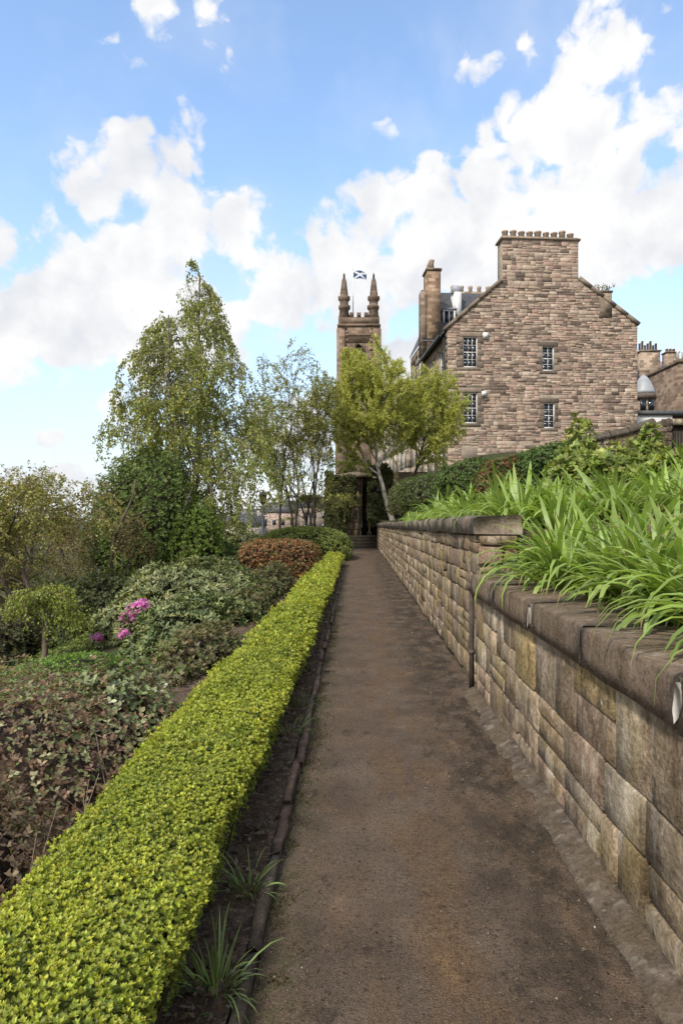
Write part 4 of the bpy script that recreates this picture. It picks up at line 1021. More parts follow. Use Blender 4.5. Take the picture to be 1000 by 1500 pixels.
spec_w2 = [dict(wig=.04, trop=.05, seg=.3), dict(n=11, len=.62, ang=46, angv=12, trop=.04, wig=.10, start=.55, seg=.2, rr=.55, rmin=.03),
          dict(n=(6, 8), len=.58, ang=38, angv=14, trop=.03, wig=.13, start=.15, seg=.14, rr=.5, rmin=.014),
          dict(n=(9, 13), len=.62, ang=36, angv=16, trop=-.02, droop=-.16, wig=.14, start=.05, seg=.11, rr=.5, rmin=.006)]
cnt['w2'] = willow('pollard_willow', 'round-headed lime green pollard willow in front of the gabled house', b2, (.12, 0, 1), 4.5, spec_w2, lime, [3, 3, 2, 1], ell(ctr2, (2.1, 2.0, 2.75)), 52, (.10, .17), (.03, .045), 'bark_dark', .015, -.15, thin=-.75, r0=.15)
# sparse many-stemmed tree left of the tower
Y = 31.; b = at(446, 757, Y); b[2] = G(b[0], Y)-.05; ctr = at(432, 640, Y)
spec_s = [dict(wig=.06, trop=.05, seg=.35), dict(n=7, len=.55, ang=36, angv=12, trop=.05, wig=.10, start=.25, seg=.22, rr=.5, rmin=.016),
          dict(n=(5, 7), len=.5, ang=38, angv=15, trop=.03, wig=.12, start=.15, seg=.16, rr=.5, rmin=.008), dict(n=(4, 6), len=.55, ang=42, angv=15, trop=-.04, wig=.14, start=.1, seg=.12, rr=.5, rmin=.005)]
cnt['s'] = willow('sparse_tree', 'sparse many-stemmed tree with half-open leaves left of the doorway', b, (-.05, 0, 1), 6.6, spec_s, [(.28, .285, .07), (.34, .33, .09), (.20, .20, .06), (.40, .36, .13)], [3, 2, 2, 1],
    ell(at(436, 628, 31.), (2.4, 2.2, 3.7)), 53, (.06, .10), (.035, .055), 'bark_dark', .022, -.1, thin=-.45, r0=.07, nbase=8, lv=2)
# tree with yellowish leaves hanging over the bank at far left, and the brown-twigged one behind
Y = 15.5; b = at(70, 757, Y); b[2] = G(b[0], Y)-.1
spec_y = [dict(wig=.10, trop=.03, seg=.25), dict(n=9, len=.7, ang=50, angv=14, trop=.02, droop=-.05, wig=.14, start=.3, seg=.16, rr=.5, rmin=.02),
          dict(n=(6, 8), len=.5, ang=42, angv=16, trop=.0, droop=-.1, wig=.16, start=.12, seg=.11, rr=.5, rmin=.009), dict(n=(6, 9), len=.55, ang=42, angv=18, trop=-.05, droop=-.1, wig=.16, start=.05, seg=.08, rr=.5, rmin=.004)]
cnt['y'] = willow('bank_tree', 'crooked tree with thin yellowish spring leaves on the bank', b, (-.05, 0, 1), 4.6, spec_y, [(.28, .25, .07), (.35, .31, .09), (.20, .165, .065), (.26, .28, .065)], [3, 2, 2, 2],
    ell(at(68, 800, 15.5), (2.05, 1.8, 1.75), .7), 54, (.055, .095), (.028, .045), 'bark', .024, -.15, thin=-.5, r0=.10, nbase=3)
Y = 19.; bb = at(150, 757, Y); bb[2] = G(bb[0], Y)-.1
cnt['br'] = willow('brown_bush_tree', 'brownish bushy tree just breaking leaf beside the dark evergreen', bb, (0, 0, 1), 4.6, spec_y, [(.25, .19, .085), (.31, .235, .11), (.18, .135, .07), (.24, .22, .07)], [3, 3, 2, 1],
    ell(at(165, 806, 19.), (1.5, 1.5, 2.05), .7), 55, (.05, .09), (.025, .045), 'bark', .04, -.1, thin=-.6, r0=.09, nbase=4)
Y = 21.; b3 = at(10, 757, Y); b3[2] = G(b3[0], Y)-.1
cnt['br2'] = willow('bank_tree', 'taller olive-brown tree at the frame edge behind the crooked tree', b3, (0, 0, 1), 6.2, spec_y, [(.27, .23, .09), (.33, .27, .12), (.21, .17, .075)], [3, 2, 2],
    ell(at(12, 778, 21.), (2.5, 1.9, 2.1), .7), 56, (.06, .10), (.03, .05), 'bark', .065, -.1, thin=-.5, r0=.12, nbase=3)
# small weeping tree
Y = 10.8; b4 = at(66, 757, Y); b4[2] = G(b4[0], Y)-.05; ctr4 = at(62, 918, Y)
spec_k = [dict(wig=.05, trop=.03, seg=.12), dict(n=12, len=.62, ang=62, angv=12, trop=.06, droop=-.25, wig=.10, start=.55, seg=.09, rr=.5, rmin=.012),
          dict(n=(7, 9), len=.65, ang=38, angv=18, trop=-.10, droop=-.30, wig=.13, start=.12, seg=.07, rr=.5, rmin=.006), dict(n=(4, 6), len=.7, ang=36, angv=18, trop=-.3, droop=-.1, wig=.12, start=.05, seg=.06, rr=.5, rmin=.004)]
cnt['k'] = willow('weeping_tree', 'small weeping tree with bright yellow-green umbrella crown on the bank', b4, (-.1, 0, 1), 1.25, spec_k, [(.28, .32, .055), (.36, .38, .075), (.20, .235, .045)], [3, 2, 2],
    lambda q: (((q-ctr4)/np.array([.76, .70, .74]))**2).sum() < .85+.5*math.sin(q[0]*7)*math.sin(q[1]*6+q[2]*5) or (abs(q[0]-b4[0]) < .15 and q[2] < ctr4[2]), 57, (.035, .065), (.016, .026), 'bark', .017, -.5, thin=-.22, r0=.065)

# ------------------------------------------------------------------ bushes
def bush_pts(c, rad, n, r, lump, seed, power=2.0, zmin=-.25, depth=.10, freq=1.6):
    d = unit(r.normal(0, 1, (int(n*1.9), 3))); d = d[d[:, 2] > zmin][:n]
    if power != 2: s = (np.abs(d)**power).sum(1)**(-1/power); q = d*s[:, None]
    else: q = d
    rr = 1+lump*fn(d, seed, freq)+.5*lump*fn(d, seed+1, freq*2.4); k = 1-np.abs(r.normal(0, depth, len(d)))
    P = np.array(c)+q*np.array(rad)*(rr*k)[:, None]; N = unit(d/np.array(rad)); return P, N, k
def bush_core(root, loc, c, rad, lump, seed, power, mat, s=.8, freq=1.6, zmin=-.6):
    nu, nv = 40, 20; V = []
    for j in range(nv+1):
        ph = math.asin(zmin)+(math.pi/2-math.asin(zmin))*j/nv
        for i in range(nu): th = 2*math.pi*i/nu; V.append((math.cos(ph)*math.cos(th), math.cos(ph)*math.sin(th), math.sin(ph)))
    d = np.array(V); q = d*((np.abs(d)**power).sum(1)**(-1/power))[:, None] if power != 2 else d
    rr = 1+lump*fn(d, seed, freq)+.5*lump*fn(d, seed+1, freq*2.4); P = np.array(c)-np.array(loc)+q*np.array(rad)*rr[:, None]*s
    Fq = [(j*nu+i, j*nu+(i+1) % nu, (j+1)*nu+(i+1) % nu, (j+1)*nu+i) for j in range(nv) for i in range(nu)]
    return link('inner_twigs', mesh_np('inner_twigs', P, [np.array(Fq)], None, True), root, mat)
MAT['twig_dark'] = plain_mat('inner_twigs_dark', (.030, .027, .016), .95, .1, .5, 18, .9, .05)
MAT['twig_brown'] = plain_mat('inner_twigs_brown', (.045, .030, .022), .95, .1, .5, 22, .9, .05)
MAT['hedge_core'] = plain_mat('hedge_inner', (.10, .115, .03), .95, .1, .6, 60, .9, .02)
def stems(root, loc, c, rad, n, r, mat, thick=.006, zb=None, top=.95):
    L = []
    for _ in range(n):
        d = unit(np.array([r.normal(), r.normal(), abs(r.normal())*1.0+.15])); e = np.array(c)+d*np.array(rad)*r.uniform(.8, top)
        s = np.array(c)+np.array([d[0]*rad[0]*.45, d[1]*rad[1]*.45, (zb if zb is not None else -rad[2]*.3)])
        t = np.linspace(0, 1, 7)[:, None]; mid = (s+e)/2+r.normal(0, .08, 3); p = s*(1-t)**2+2*mid*t*(1-t)+e*t*t
        L.append((p-np.array(loc)+r.normal(0, .008, p.shape), thick*(1.3-np.linspace(0, 1, 7))))
    link('branches', tubes_mesh('branches', L, 4), root, mat)
def bush(name, label, c, rad, n, k, leafL, leafW, cols, wts, seed, lump=.12, power=2.0, spread=.9, zmin=-.25, depth=.10, up=.25, mat='leaf', tmpl=LEAF6, core='twig_dark', cs=.8, freq=1.6, cat='shrub', nst=0, group=None, gate=-9, tipcol=None):
    r = np.random.default_rng(seed); loc = (c[0], c[1], G(c[0], c[1])); root = empty(name, loc); tag(root, label, cat, group)
    P, N, kk = bush_pts(c, rad, n, r, lump, seed, power, zmin, depth, freq)
    g = fn(P, seed+7, 2.3) > gate; P, N, kk = P[g], N[g], kk[g]
    Nn = unit(N+np.array([0, 0, up])+r.normal(0, .25, N.shape)); p, a, nm = whorls(P, Nn, k, spread, r); m = len(p)
    col = palette(len(P), cols, wts, r, .14); col = np.repeat(col, k, 0)*np.exp(r.normal(0, .12, (m, 1)))
    if tipcol is not None:
        f = (sst(N[:, 2], .1, .8)*np.clip(.5+fn(P, seed+9, 1.2), 0, 1))[:, None]; f = np.repeat(f, k, 0); col = col*(1-f)+np.array(tipcol)*f*np.exp(r.normal(0, .15, (m, 1)))
    o = link('foliage', leaves_mesh('foliage', p-np.array(loc), a, nm, r.uniform(*leafL, m), r.uniform(*leafW, m), col, tmpl, .08), root, mat); o['kind'] = 'stuff'
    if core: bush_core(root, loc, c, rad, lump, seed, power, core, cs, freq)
    if nst: stems(root, loc, c, rad, nst, r, 'bark')
    return root

# rhododendron dome with pink trusses
rc = (-3.05, 12.6, -.55)
bush('rhododendron', 'domed grey-green rhododendron with a few pink flower heads low down', rc, (1.55, 1.5, 1.28), 5200, 6, (.075, .115), (.026, .038), [(0.160, 0.176, 0.068), (0.221, 0.237, 0.099), (0.107, 0.122, 0.045), (0.336, 0.328, 0.183), (0.275, 0.282, 0.076)], [3, 3, 2, 1, .8], 61, .10, 2.3, 1.0, -.3, .07, .35, 'leaf_glossy', LEAF6, 'twig_dark', .84)
rr_ = np.random.default_rng(62)
bush('rhododendron', 'lower sprawling olive evergreen at the foot of the flowering dome', (-2.35, 10.2, -.45), (.95, 1.5, .85), 3300, 6, (.06, .10), (.024, .036), [(0.122, 0.152, 0.054), (0.183, 0.206, 0.084), (0.084, 0.107, 0.043), (0.260, 0.260, 0.091)], [3, 3, 2, 1], 63, .16, 2.0, .95, -.3, .08, .35, 'leaf_glossy', LEAF6, 'twig_dark', .82)
def flower_head(u, v, Y, rad, label, seed):
    r = np.random.default_rng(seed); c = at(u, v, Y); root = empty('flower_head', tuple(c)); tag(root, label, 'flower', 'pink rhododendron flowers')
    n = int(26*(rad/.13)**2); d = unit(r.normal(0, 1, (n, 3))+np.array([0, -.5, .3])); P = c+d*rad*r.uniform(.6, 1, (n, 1))*np.array([1.25, 1, .85])
    p, a, nm = whorls(P, d, 5, 1.05, r); col = palette(len(p), [(.66, .20, .46), (.76, .32, .58), (.52, .12, .36)], [3, 2, 1.5], r, .15)
    link('petals', leaves_mesh('petals', p-c, a, nm, r.uniform(.04, .055, len(p)), r.uniform(.028, .038, len(p)), col, LEAF6, .15), root, 'petal')
    L = []
    for i in range(6): e = d[i]*rad*.7; L.append((np.array([(0, .25, -.2), (0, .1, -.06), e]), np.array([.008, .006, .004])))
    link('stalk', tubes_mesh('stalk', L, 4), root, 'bark')
flower_head(205, 891, 11.05, .17, 'largest pink flower head, highest of the rhododendron blooms', 64)
flower_head(187, 905, 11.0, .10, 'pink flower head just below and left of the largest bloom', 65)
flower_head(181, 929, 10.9, .10, 'dusky pink flower head low on the rhododendron dome', 66)
flower_head(143, 933, 11.4, .10, 'single pink flower head at the outer skirt of the dome', 67)
# brown and green mixed shrub beside the hedge
bush('brown_shrub', 'tangled brown-leaved shrub with dull green patches beside the near hedge', (-2.15, 4.35, -.25), (1.12, 1.35, .88), 11500, 3, (.022, .042), (.013, .024), [(0.215, 0.131, 0.077), (0.292, 0.185, 0.115), (0.138, 0.084, 0.054), (0.246, 0.246, 0.108), (0.384, 0.353, 0.199), (0.154, 0.169, 0.070)], [3.0, 2.6, 1.8, 2.0, .9, 1.5], 71, .18, 2.2, 1.1, -.45, .15, .2, 'leaf', LEAF4, 'twig_brown', .68, 1.9, nst=170)
bush('brown_shrub', 'larger-leaved green and bronze shrub between the tangled one and the hedge', (-1.72, 4.9, -.15), (.50, .65, .74), 1500, 3, (.035, .055), (.022, .036), [(0.199, 0.230, 0.100), (0.307, 0.323, 0.169), (0.131, 0.154, 0.070), (0.230, 0.146, 0.092), (0.461, 0.445, 0.292)], [3, 2, 2, 1.5, .6], 73, .2, 2.0, 1.0, -.5, .14, .25, 'leaf_glossy', LEAF6, 'twig_brown', .66, 1.9, nst=60)
bush('brown_shrub', 'low dark brown twiggy shrub between the dry stalks and the near hedge', (-1.78, 2.85, -.12), (.62, .8, .50), 4200, 3, (.02, .036), (.012, .022), [(0.168, 0.108, 0.066), (0.228, 0.156, 0.096), (0.120, 0.078, 0.048), (0.180, 0.168, 0.078)], [3, 2, 2.4, 1], 74, .2, 2.0, 1.1, -.3, .16, .2, 'leaf', LEAF4, 'twig_brown', .66, 1.9, nst=70)
# low bright ground-cover shrub
bush('ground_cover_shrub', 'low spreading mound of fresh green foliage below the rhododendron', (-3.35, 8.1, -.62), (1.2, 1.5, .50), 5000, 5, (.03, .05), (.012, .02), [(0.185, 0.292, 0.054), (0.246, 0.368, 0.077), (0.138, 0.215, 0.046)], [3, 2, 2], 75, .16, 2.0, .8, -.2, .08, .5, 'leaf', LEAF4, 'twig_dark', .85)
bush('ground_cover_shrub', 'yellow-green low mound round the foot of the weeping tree', (-4.7, 9.9, -1.05), (1.5, 1.3, .42), 4200, 5, (.03, .05), (.012, .02), [(0.262, 0.323, 0.061), (0.323, 0.384, 0.092), (0.185, 0.246, 0.054)], [3, 2, 2], 76, .16, 2.0, .8, -.2, .08, .5, 'leaf', LEAF4, 'twig_dark', .85)
bush('ground_cover_shrub', 'green ground-cover mound between weeping tree and rhododendron skirt', (-4.35, 12.2, -1.05), (1.3, 1.3, .50), 3600, 5, (.04, .06), (.016, .026), [(0.180, 0.228, 0.060), (0.228, 0.276, 0.078), (0.132, 0.168, 0.048)], [3, 2, 2], 78, .18, 2.0, .8, -.2, .08, .5, 'leaf', LEAF4, 'twig_dark', .85)
bush('ground_cover_shrub', 'low pale green mound at the picture edge beyond the brown shrub', (-4.2, 7.2, -.75), (.95, 1.0, .42), 3500, 6, (.03, .05), (.012, .02), [(0.230, 0.307, 0.077), (0.292, 0.384, 0.108), (0.185, 0.230, 0.054)], [3, 2, 2], 77, .2, 2.0, .8, -.2, .08, .5, 'leaf', LEAF4, 'twig_dark', .85)
# red-brown clipped block and green shrub beyond
bush('clipped_shrub', 'squared red-brown clipped shrub behind the far hedge', (-2.03, 18.6, .25), (1.08, 1.35, .70), 4800, 5, (.05, .08), (.028, .04), [(0.307, 0.131, 0.061), (0.246, 0.161, 0.070), (0.353, 0.185, 0.092), (0.185, 0.161, 0.054), (0.138, 0.077, 0.046)], [3, 3, 2, 2, 1.5], 81, .06, 4.0, .8, -.6, .06, .3, 'leaf', LEAF4, 'twig_brown', .86)
bush('clipped_shrub', 'rounded light green clipped shrub at the end of the hedge', (-1.85, 26.2, .25), (1.75, 2.6, .95), 5500, 5, (.06, .10), (.035, .05), [(0.230, 0.276, 0.070), (0.307, 0.338, 0.108), (0.161, 0.199, 0.054), (0.400, 0.415, 0.185)], [3, 2, 2, 1], 83, .08, 2.6, .8, -.5, .06, .35, 'leaf', LEAF4, 'twig_dark', .86, tipcol=(.24, .27, .06))
bush('clipped_shrub', 'grey-green low shrub between rhododendron and red-brown block', (-3.6, 17.3, -.35), (1.3, 1.2, .95), 3500, 6, (.06, .09), (.03, .045), [(0.131, 0.154, 0.077), (0.185, 0.208, 0.115), (0.092, 0.115, 0.046)], [3, 2, 2], 85, .14, 2.0, .9, -.4, .07, .3, 'leaf', LEAF4, 'twig_dark', .84)
for i, (x, y, zc, rx, ry, rz, lab, cols) in enumerate((
    (-1.75, 14.3, .05, .55, 1.3, .55, 'low dark olive shrub beside the hedge in front of the red-brown block', [(0.131, 0.138, 0.054), (0.185, 0.176, 0.077), (0.092, 0.092, 0.043), (0.215, 0.138, 0.077)]),
    (-1.72, 11.2, .0, .42, 1.1, .40, 'low olive and brown shrub between hedge and flowering dome', [(0.154, 0.161, 0.061), (0.215, 0.199, 0.084), (0.108, 0.108, 0.046), (0.230, 0.154, 0.092)]),
    (-1.75, 7.6, -.02, .42, 1.2, .34, 'low straggling brown-green shrub beside the middle of the hedge', [(0.169, 0.154, 0.070), (0.230, 0.176, 0.092), (0.122, 0.108, 0.054), (0.185, 0.215, 0.077)]))):
    bush('low_shrub', lab, (x, y, zc), (rx, ry, rz), 1500, 5, (.04, .07), (.022, .036), cols, [3, 2, 2, 1], 86+i*.5 if False else 860+i, .22, 2.0, .9, -.4, .12, .3, 'leaf', LEAF4, 'twig_brown', .7, nst=30)
# dark evergreens under the birch
bush('evergreen_bush', 'large dark green evergreen bush under the birch', (-6.1, 20.2, .75), (1.75, 1.6, 2.75), 9500, 5, (.06, .10), (.026, .04), [(0.112, 0.158, 0.037), (0.158, 0.214, 0.052), (0.078, 0.112, 0.030), (0.223, 0.260, 0.074)], [3, 3, 2, .8], 91, .17, 2.2, .85, -.7, .10, .15, 'leaf', LEAF4, 'twig_dark', .76, 2.3)
bush('evergreen_bush', 'narrow upright mid-green bush at the birch foot', (-4.55, 19.6, -.1), (.85, .85, 2.1), 5000, 6, (.06, .10), (.024, .036), [(0.167, 0.233, 0.044), (0.223, 0.288, 0.065), (0.121, 0.167, 0.037)], [3, 2, 2], 92, .16, 2.2, .75, -.7, .10, .3, 'leaf', LEAF4, 'twig_dark', .76, 2.3)
bush('evergreen_bush', 'low dark rounded bush right of the birch foot', (-3.9, 20.8, -.4), (.95, 1.0, 1.2), 3600, 6, (.06, .10), (.026, .04), [(0.112, 0.158, 0.041), (0.149, 0.196, 0.052), (0.078, 0.112, 0.030)], [3, 2, 2], 93, .15, 2.0, .85, -.6, .08, .2, 'leaf', LEAF4, 'twig_dark', .8)
bush('evergreen_bush', 'dark bush on the bank between the bank trees and the rhododendron', (-5.6, 14.8, -1.0), (1.3, 1.5, 1.35), 4500, 6, (.06, .09), (.026, .04), [(0.084, 0.102, 0.037), (0.121, 0.131, 0.052), (0.065, 0.074, 0.030)], [3, 2, 2], 94, .18, 2.0, .85, -.5, .09, .2, 'leaf', LEAF4, 'twig_dark', .8)
bush('evergreen_bush', 'dark leafy bush down the bank left of the weeping tree', (-7.3, 13.0, -1.6), (1.6, 1.6, 1.5), 4500, 6, (.06, .09), (.026, .04), [(0.112, 0.112, 0.047), (0.149, 0.139, 0.055), (0.074, 0.078, 0.034)], [3, 2, 2], 95, .18, 2.0, .85, -.5, .09, .2, 'leaf', LEAF4, 'twig_dark', .8)
bush('hazel_bush', 'loose olive bush beyond the dark evergreens in front of the far town', (-6.6, 32., .1), (2.4, 1.6, 1.35), 3000, 6, (.08, .13), (.04, .06), [(0.223, 0.242, 0.094), (0.298, 0.307, 0.131), (0.167, 0.176, 0.074)], [3, 2, 2], 96, .2, 2.0, .9, -.5, .14, .2, 'leaf', LEAF4, 'twig_dark', .6)
# dark hedge on the terrace, mixed shrubs along the garden wall
for i, (u, v, Y, rx, ry, rz, lab, cols) in enumerate((
    (640, 722, 24., 1.35, 2.6, .70, 'dark clipped hedge on the terrace behind the strap-leaved plants', [(0.085, 0.116, 0.034), (0.124, 0.155, 0.054), (0.171, 0.186, 0.078)]),
    (597, 728, 30., .85, 2.6, .8, 'brownish dark hedge beside the forked willow trunk', [(0.109, 0.116, 0.046), (0.155, 0.155, 0.070), (0.217, 0.194, 0.093)]),
    (702, 700, 21., 1.3, 1.2, .62, 'dark green hedge below the gable beside the red-leaved shrub', [(0.085, 0.132, 0.034), (0.124, 0.171, 0.046), (0.171, 0.202, 0.078)]),
    (750, 688, 17.5, .95, .9, .30, 'red-leaved shrub along the garden wall', [(.13, .15, .045), (.22, .085, .045), (.10, .13, .04), (.26, .12, .06)]),
    (808, 676, 17.0, .95, .9, .42, 'dark green glossy shrub against the garden wall', [(0.078, 0.132, 0.031), (0.116, 0.171, 0.046), (0.155, 0.202, 0.062)]))):
    c = at(u, v, Y); g = G(c[0], Y); top = c[2]+rz*.75; zc = (top+g)/2; rz2 = max((top-g)/2*1.15, .4)
    bush('terrace_shrub', lab, (c[0], Y, zc), (rx, ry, rz2), 3300, 5, (.05, .085), (.025, .04), cols, [3, 2, 1.2, 1][:len(cols)], 101+i, .13, 2.4, .85, -.6, .08, .3, 'leaf', LEAF4, 'twig_dark', .82)
# ivy over the gateway: hangs on the doorway wall
def ivy():
    r = np.random.default_rng(111); Y = 36.95; w = lambda u: (u-U0)*Y/F; z = lambda v: CAMZ+(V0-v)*Y/F
    root = empty('ivy', (w(490), Y, 0)); tag(root, 'dark ivy hanging over the hood and walls of the stone doorway', 'ivy')
    P = []
    for (u0, u1, v0, v1, n, yo) in ((476, 506, 690, 778, 2600, -.12), (488, 520, 698, 735, 900, -.7), (480, 560, 672, 697, 2600, -.3), (538, 575, 680, 770, 2600, -.35), (506, 514, 715, 760, 160, -.1)):
        q = np.stack([r.uniform(w(u0), w(u1), n), np.full(n, Y+yo), r.uniform(z(v1), z(v0), n)], 1); q[:, 1] -= np.abs(fn(q, 112, 1.5))*.28+r.uniform(0, .12, n); P.append(q)
    P = np.concatenate(P); g = (fn(P, 113, 1.8) > -.45) & ((P[:, 2] < z(705)) | (fn(P[:, :1], 114, 2.2)*.5+.5 > (P[:, 2]-z(705))/(z(672)-z(705))*.9)); P = P[g]
    p, a, nm = whorls(P, np.tile([0, -1, .3], (len(P), 1))+r.normal(0, .3, P.shape), 4, 1.1, r); n = len(p)
    c = palette(n, [(.09, .095, .035), (.13, .13, .05), (.06, .062, .025), (.19, .175, .075)], [3, 2.4, 2, 1], r)
    loc = np.array([w(490), Y, 0]); o = link('foliage', leaves_mesh('foliage', p-loc, a, nm, r.uniform(.07, .12, n), r.uniform(.06, .10, n), c, LEAF4), root, 'leaf'); o['kind'] = 'stuff'
    L = []
    for k in range(14):
        x = r.uniform(w(478), w(508)) if k < 9 else r.uniform(w(540), w(566)); p = np.array([(x+r.normal(0, .06), Y-.06, zz) for zz in np.linspace(.1, z(690), 9)]); L.append((p-loc, np.linspace(.03, .01, 9)))
    link('stems', tubes_mesh('stems', L, 4), root, 'bark')
ivy()

# ------------------------------------------------------------------ clipped hedge along the path
def hedge():
    r = np.random.default_rng(121); root = empty('clipped_hedge', (-.8, .6, 0)); tag(root, 'long low clipped hedge with bright yellow-green new leaves along the path', 'hedge')
    loc = np.array([-.8, .6, 0]); Y0, Y1 = .7, 22.4
    def prof(y, t):
        """t in 0..1 round the section from path-side foot over the top to the bank-side foot"""
        xr = -.52+.004*np.clip(y-4, 0, 20); xl = -1.10+.012*np.clip(y-4, 0, 18); h = .43-.002*y
        xr = xr+.032*fn(np.stack([y, t*.3], 1), 122, 1.1)+.022*fn(np.stack([y, t], 1), 125, 4.2); xl = xl+.04*fn(np.stack([y, t*.3+5], 1), 123, 1.0)+.02*fn(np.stack([y, t], 1), 128, 4.5); h = h+.020*fn(np.stack([y, t*2], 1), 124, 1.5)+.012*fn(np.stack([y, t*3], 1), 129, 4.5)
        w = xr-xl; cx = (xr+xl)/2
        # path: side (0..a) , top (a..b), side (b..1)
        a, b = .27, .73; X = np.empty_like(y); Z = np.empty_like(y); NX = np.zeros_like(y); NZ = np.zeros_like(y)
        m = t < a; s = t[m]/a; X[m] = xr[m]-.09*(1-s); Z[m] = .04+(h[m]-.04-.05)*s; NX[m] = 1; NZ[m] = .15
        m = (t >= a) & (t <= b); s = (t[m]-a)/(b-a)*2-1; X[m] = cx[m]-s*w[m]/2; Z[m] = h[m]-.05*np.abs(s)**5; NX[m] = -s*np.abs(s)**5*1.2; NZ[m] = 1
        m = t > b; s = (1-t[m])/(1-b); X[m] = xl[m]+.06*(1-s); Z[m] = .0+(h[m]-.05)*s; NX[m] = -1; NZ[m] = .15
        return np.stack([X, y, Z], 1), unit(np.stack([NX, np.zeros_like(y), NZ], 1))
    allp = []; per = .62+.8
    for (ya, yb, sp, lL, lW, k, layers) in ((Y0, 3.4, .0150, .0150, .0095, 5, 2), (3.4, 6.2, .023, .022, .013, 5, 2), (6.2, 11, .042, .04, .021, 6, 2), (11, Y1, .068, .06, .032, 6, 2)):
        for ly in range(layers):
            n = int(per*(yb-ya)/sp**2*(1 if ly == 0 else .8)); y = r.uniform(ya, yb, n); t = r.random(n); P, N = prof(y, t)
            if ly: P = P-N*r.uniform(lL*.6, lL*2.2, (n, 1))
            else: P = P+N*np.clip(r.normal(0, lL*.6, (n, 1))+lL*.7*(r.random((n, 1)) < .06), -.025, .06)
            hole = (fn(P, 1291, 3.3)+.5*fn(P, 1292, 9) > (.98 if ly == 0 else 1.15)) | ((t > .80) & (r.random(n) < .65)) | ((y < 1.5) & (r.random(n) < .7)); P, N, t, y = P[~hole], N[~hole], t[~hole], y[~hole]; n = len(P)
            U = unit(N+np.array([0, 0, .55])+r.normal(0, .28, N.shape)); p, a, nm = whorls(P, U, k, .62 if ly == 0 else .95, r)
            # new growth is yellow; older leaves under it are green
            patch = fn(P, 126, 2.6)*.5+fn(P, 127, 7)*.35
            youth = np.clip(.52+.55*patch+r.normal(0, .20, n)+(.12 if ly == 0 else -.5)-.45*(t < .20)+.22*((t > .2) & (t < .32))+.15*(t > .68), 0, 1)[:, None]
            youth = np.clip(youth+.10*sst(y, 4, 12)[:, None]*(ly == 0), 0, 1)
            old = palette(n, [(.21, .26, .06), (.26, .31, .075), (.16, .20, .045)], [3, 2, 2], r, .13); new = palette(n, [(.50, .52, .075), (.57, .57, .09), (.42, .46, .075)], [3, 2, 2], r, .10)
            c = np.repeat(old*(1-youth)+new*youth, k, 0)*np.exp(r.normal(0, .12, (n*k, 1))); dead = r.random(n*k) < .012; c[dead] = np.array((.20, .13, .06))
            allp.append((p, a, nm, np.full(n*k, lL)*r.uniform(.75, 1.2, n*k), np.full(n*k, lW)*r.uniform(.8, 1.15, n*k), c))
    cat = [np.concatenate([q[i] for q in allp]) for i in range(6)]
    o = link('foliage', leaves_mesh('foliage', cat[0]-loc, *cat[1:], LEAF6 if len(cat[0]) < 10 else LEAF4, .06), root, 'leaf_hedge'); o['kind'] = 'stuff'
    cnt['hedge'] = len(cat[0])
    ys = np.concatenate([np.arange(Y0, 8, .12), np.arange(8, Y1, .4), [Y1]]); ts = np.linspace(0, 1, 25); Yg, Tg = np.meshgrid(ys, ts, indexing='ij'); P, N = prof(Yg.ravel(), Tg.ravel()); P = P-N*.055; P[:, 2] = np.maximum(P[:, 2], -.02)
    nt_ = len(ts); i = np.arange(nt_-1)[None]; j = np.arange(len(ys)-1)[:, None]*nt_; Fq = np.stack([j+i, j+i+1, j+nt_+i+1, j+nt_+i], -1).reshape(-1, 4)
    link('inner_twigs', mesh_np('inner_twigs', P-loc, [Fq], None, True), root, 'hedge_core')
    L = []
    for k in range(240):
        y = r.uniform(.9, 9); x = r.uniform(-.66, -.56); L.append((np.array([(x-.05, y, .0), (x-.01, y+r.normal(0, .03), .12), (x+.03, y+r.normal(0, .05), .26)])-loc, np.array([.006, .005, .003])))
    link('stems', tubes_mesh('stems', L, 4), root, 'bark')
hedge()

# ------------------------------------------------------------------ strap-leaved clumps
def strap(L, w, arch, lean, r, n=7, twist=.0):
    """leaf rising then arching; local x outwards, z up"""
    t = np.linspace(0, 1, n+1); ang = R(lean)+arch*t**1.7; dx = np.sin(ang)*L/n; dz = np.cos(ang)*L/n
    x = np.concatenate([[0], np.cumsum(dx)[:-1]]); z = np.concatenate([[0], np.cumsum(dz)[:-1]])
    ww = w*np.where(t < .3, .62+.38*t/.3, 1-((t-.3)/.7)**2.6*.97)
    side = twist*t; V = []
    for i in range(n+1):
        nx, nz = -math.cos(ang[i]), math.sin(ang[i]); V += [(x[i]-nx*ww[i]*.16, -ww[i]/2+side[i], z[i]+abs(nz)*ww[i]*.10+ww[i]*.1), (x[i], side[i], z[i]), (x[i]-nx*ww[i]*.16, ww[i]/2+side[i], z[i]+abs(nz)*ww[i]*.10+ww[i]*.1)]
    Fq = [(i*3+j, i*3+j+1, i*3+j+4, i*3+j+3) for i in range(n) for j in range(2)]
    return np.array(V), np.array(Fq)
def strap_lib(nm, count, Ls, ws, arch, lean, seed, n=7):
    r = np.random.default_rng(seed); out = []
    for i in range(count):
        f = i/(count-1); V, Fq = strap(r.uniform(*Ls), r.uniform(*ws), arch[0]+(arch[1]-arch[0])*f+r.normal(0, .15), lean[0]+(lean[1]-lean[0])*f+r.normal(0, 3), r, n, r.normal(0, .05))
        tt = np.repeat(np.linspace(0, 1, n+1), 3); out.append((V, Fq, mesh_np(nm, V, [Fq], np.stack([tt]*3, 1), True)))
    return out
LILY = strap_lib('strap_leaf', 30, (.52, .90), (.032, .058), (.9, 2.9), (6, 46), 131, 8)
for _, _, me in LILY: me.materials.append(MAT['lily'])
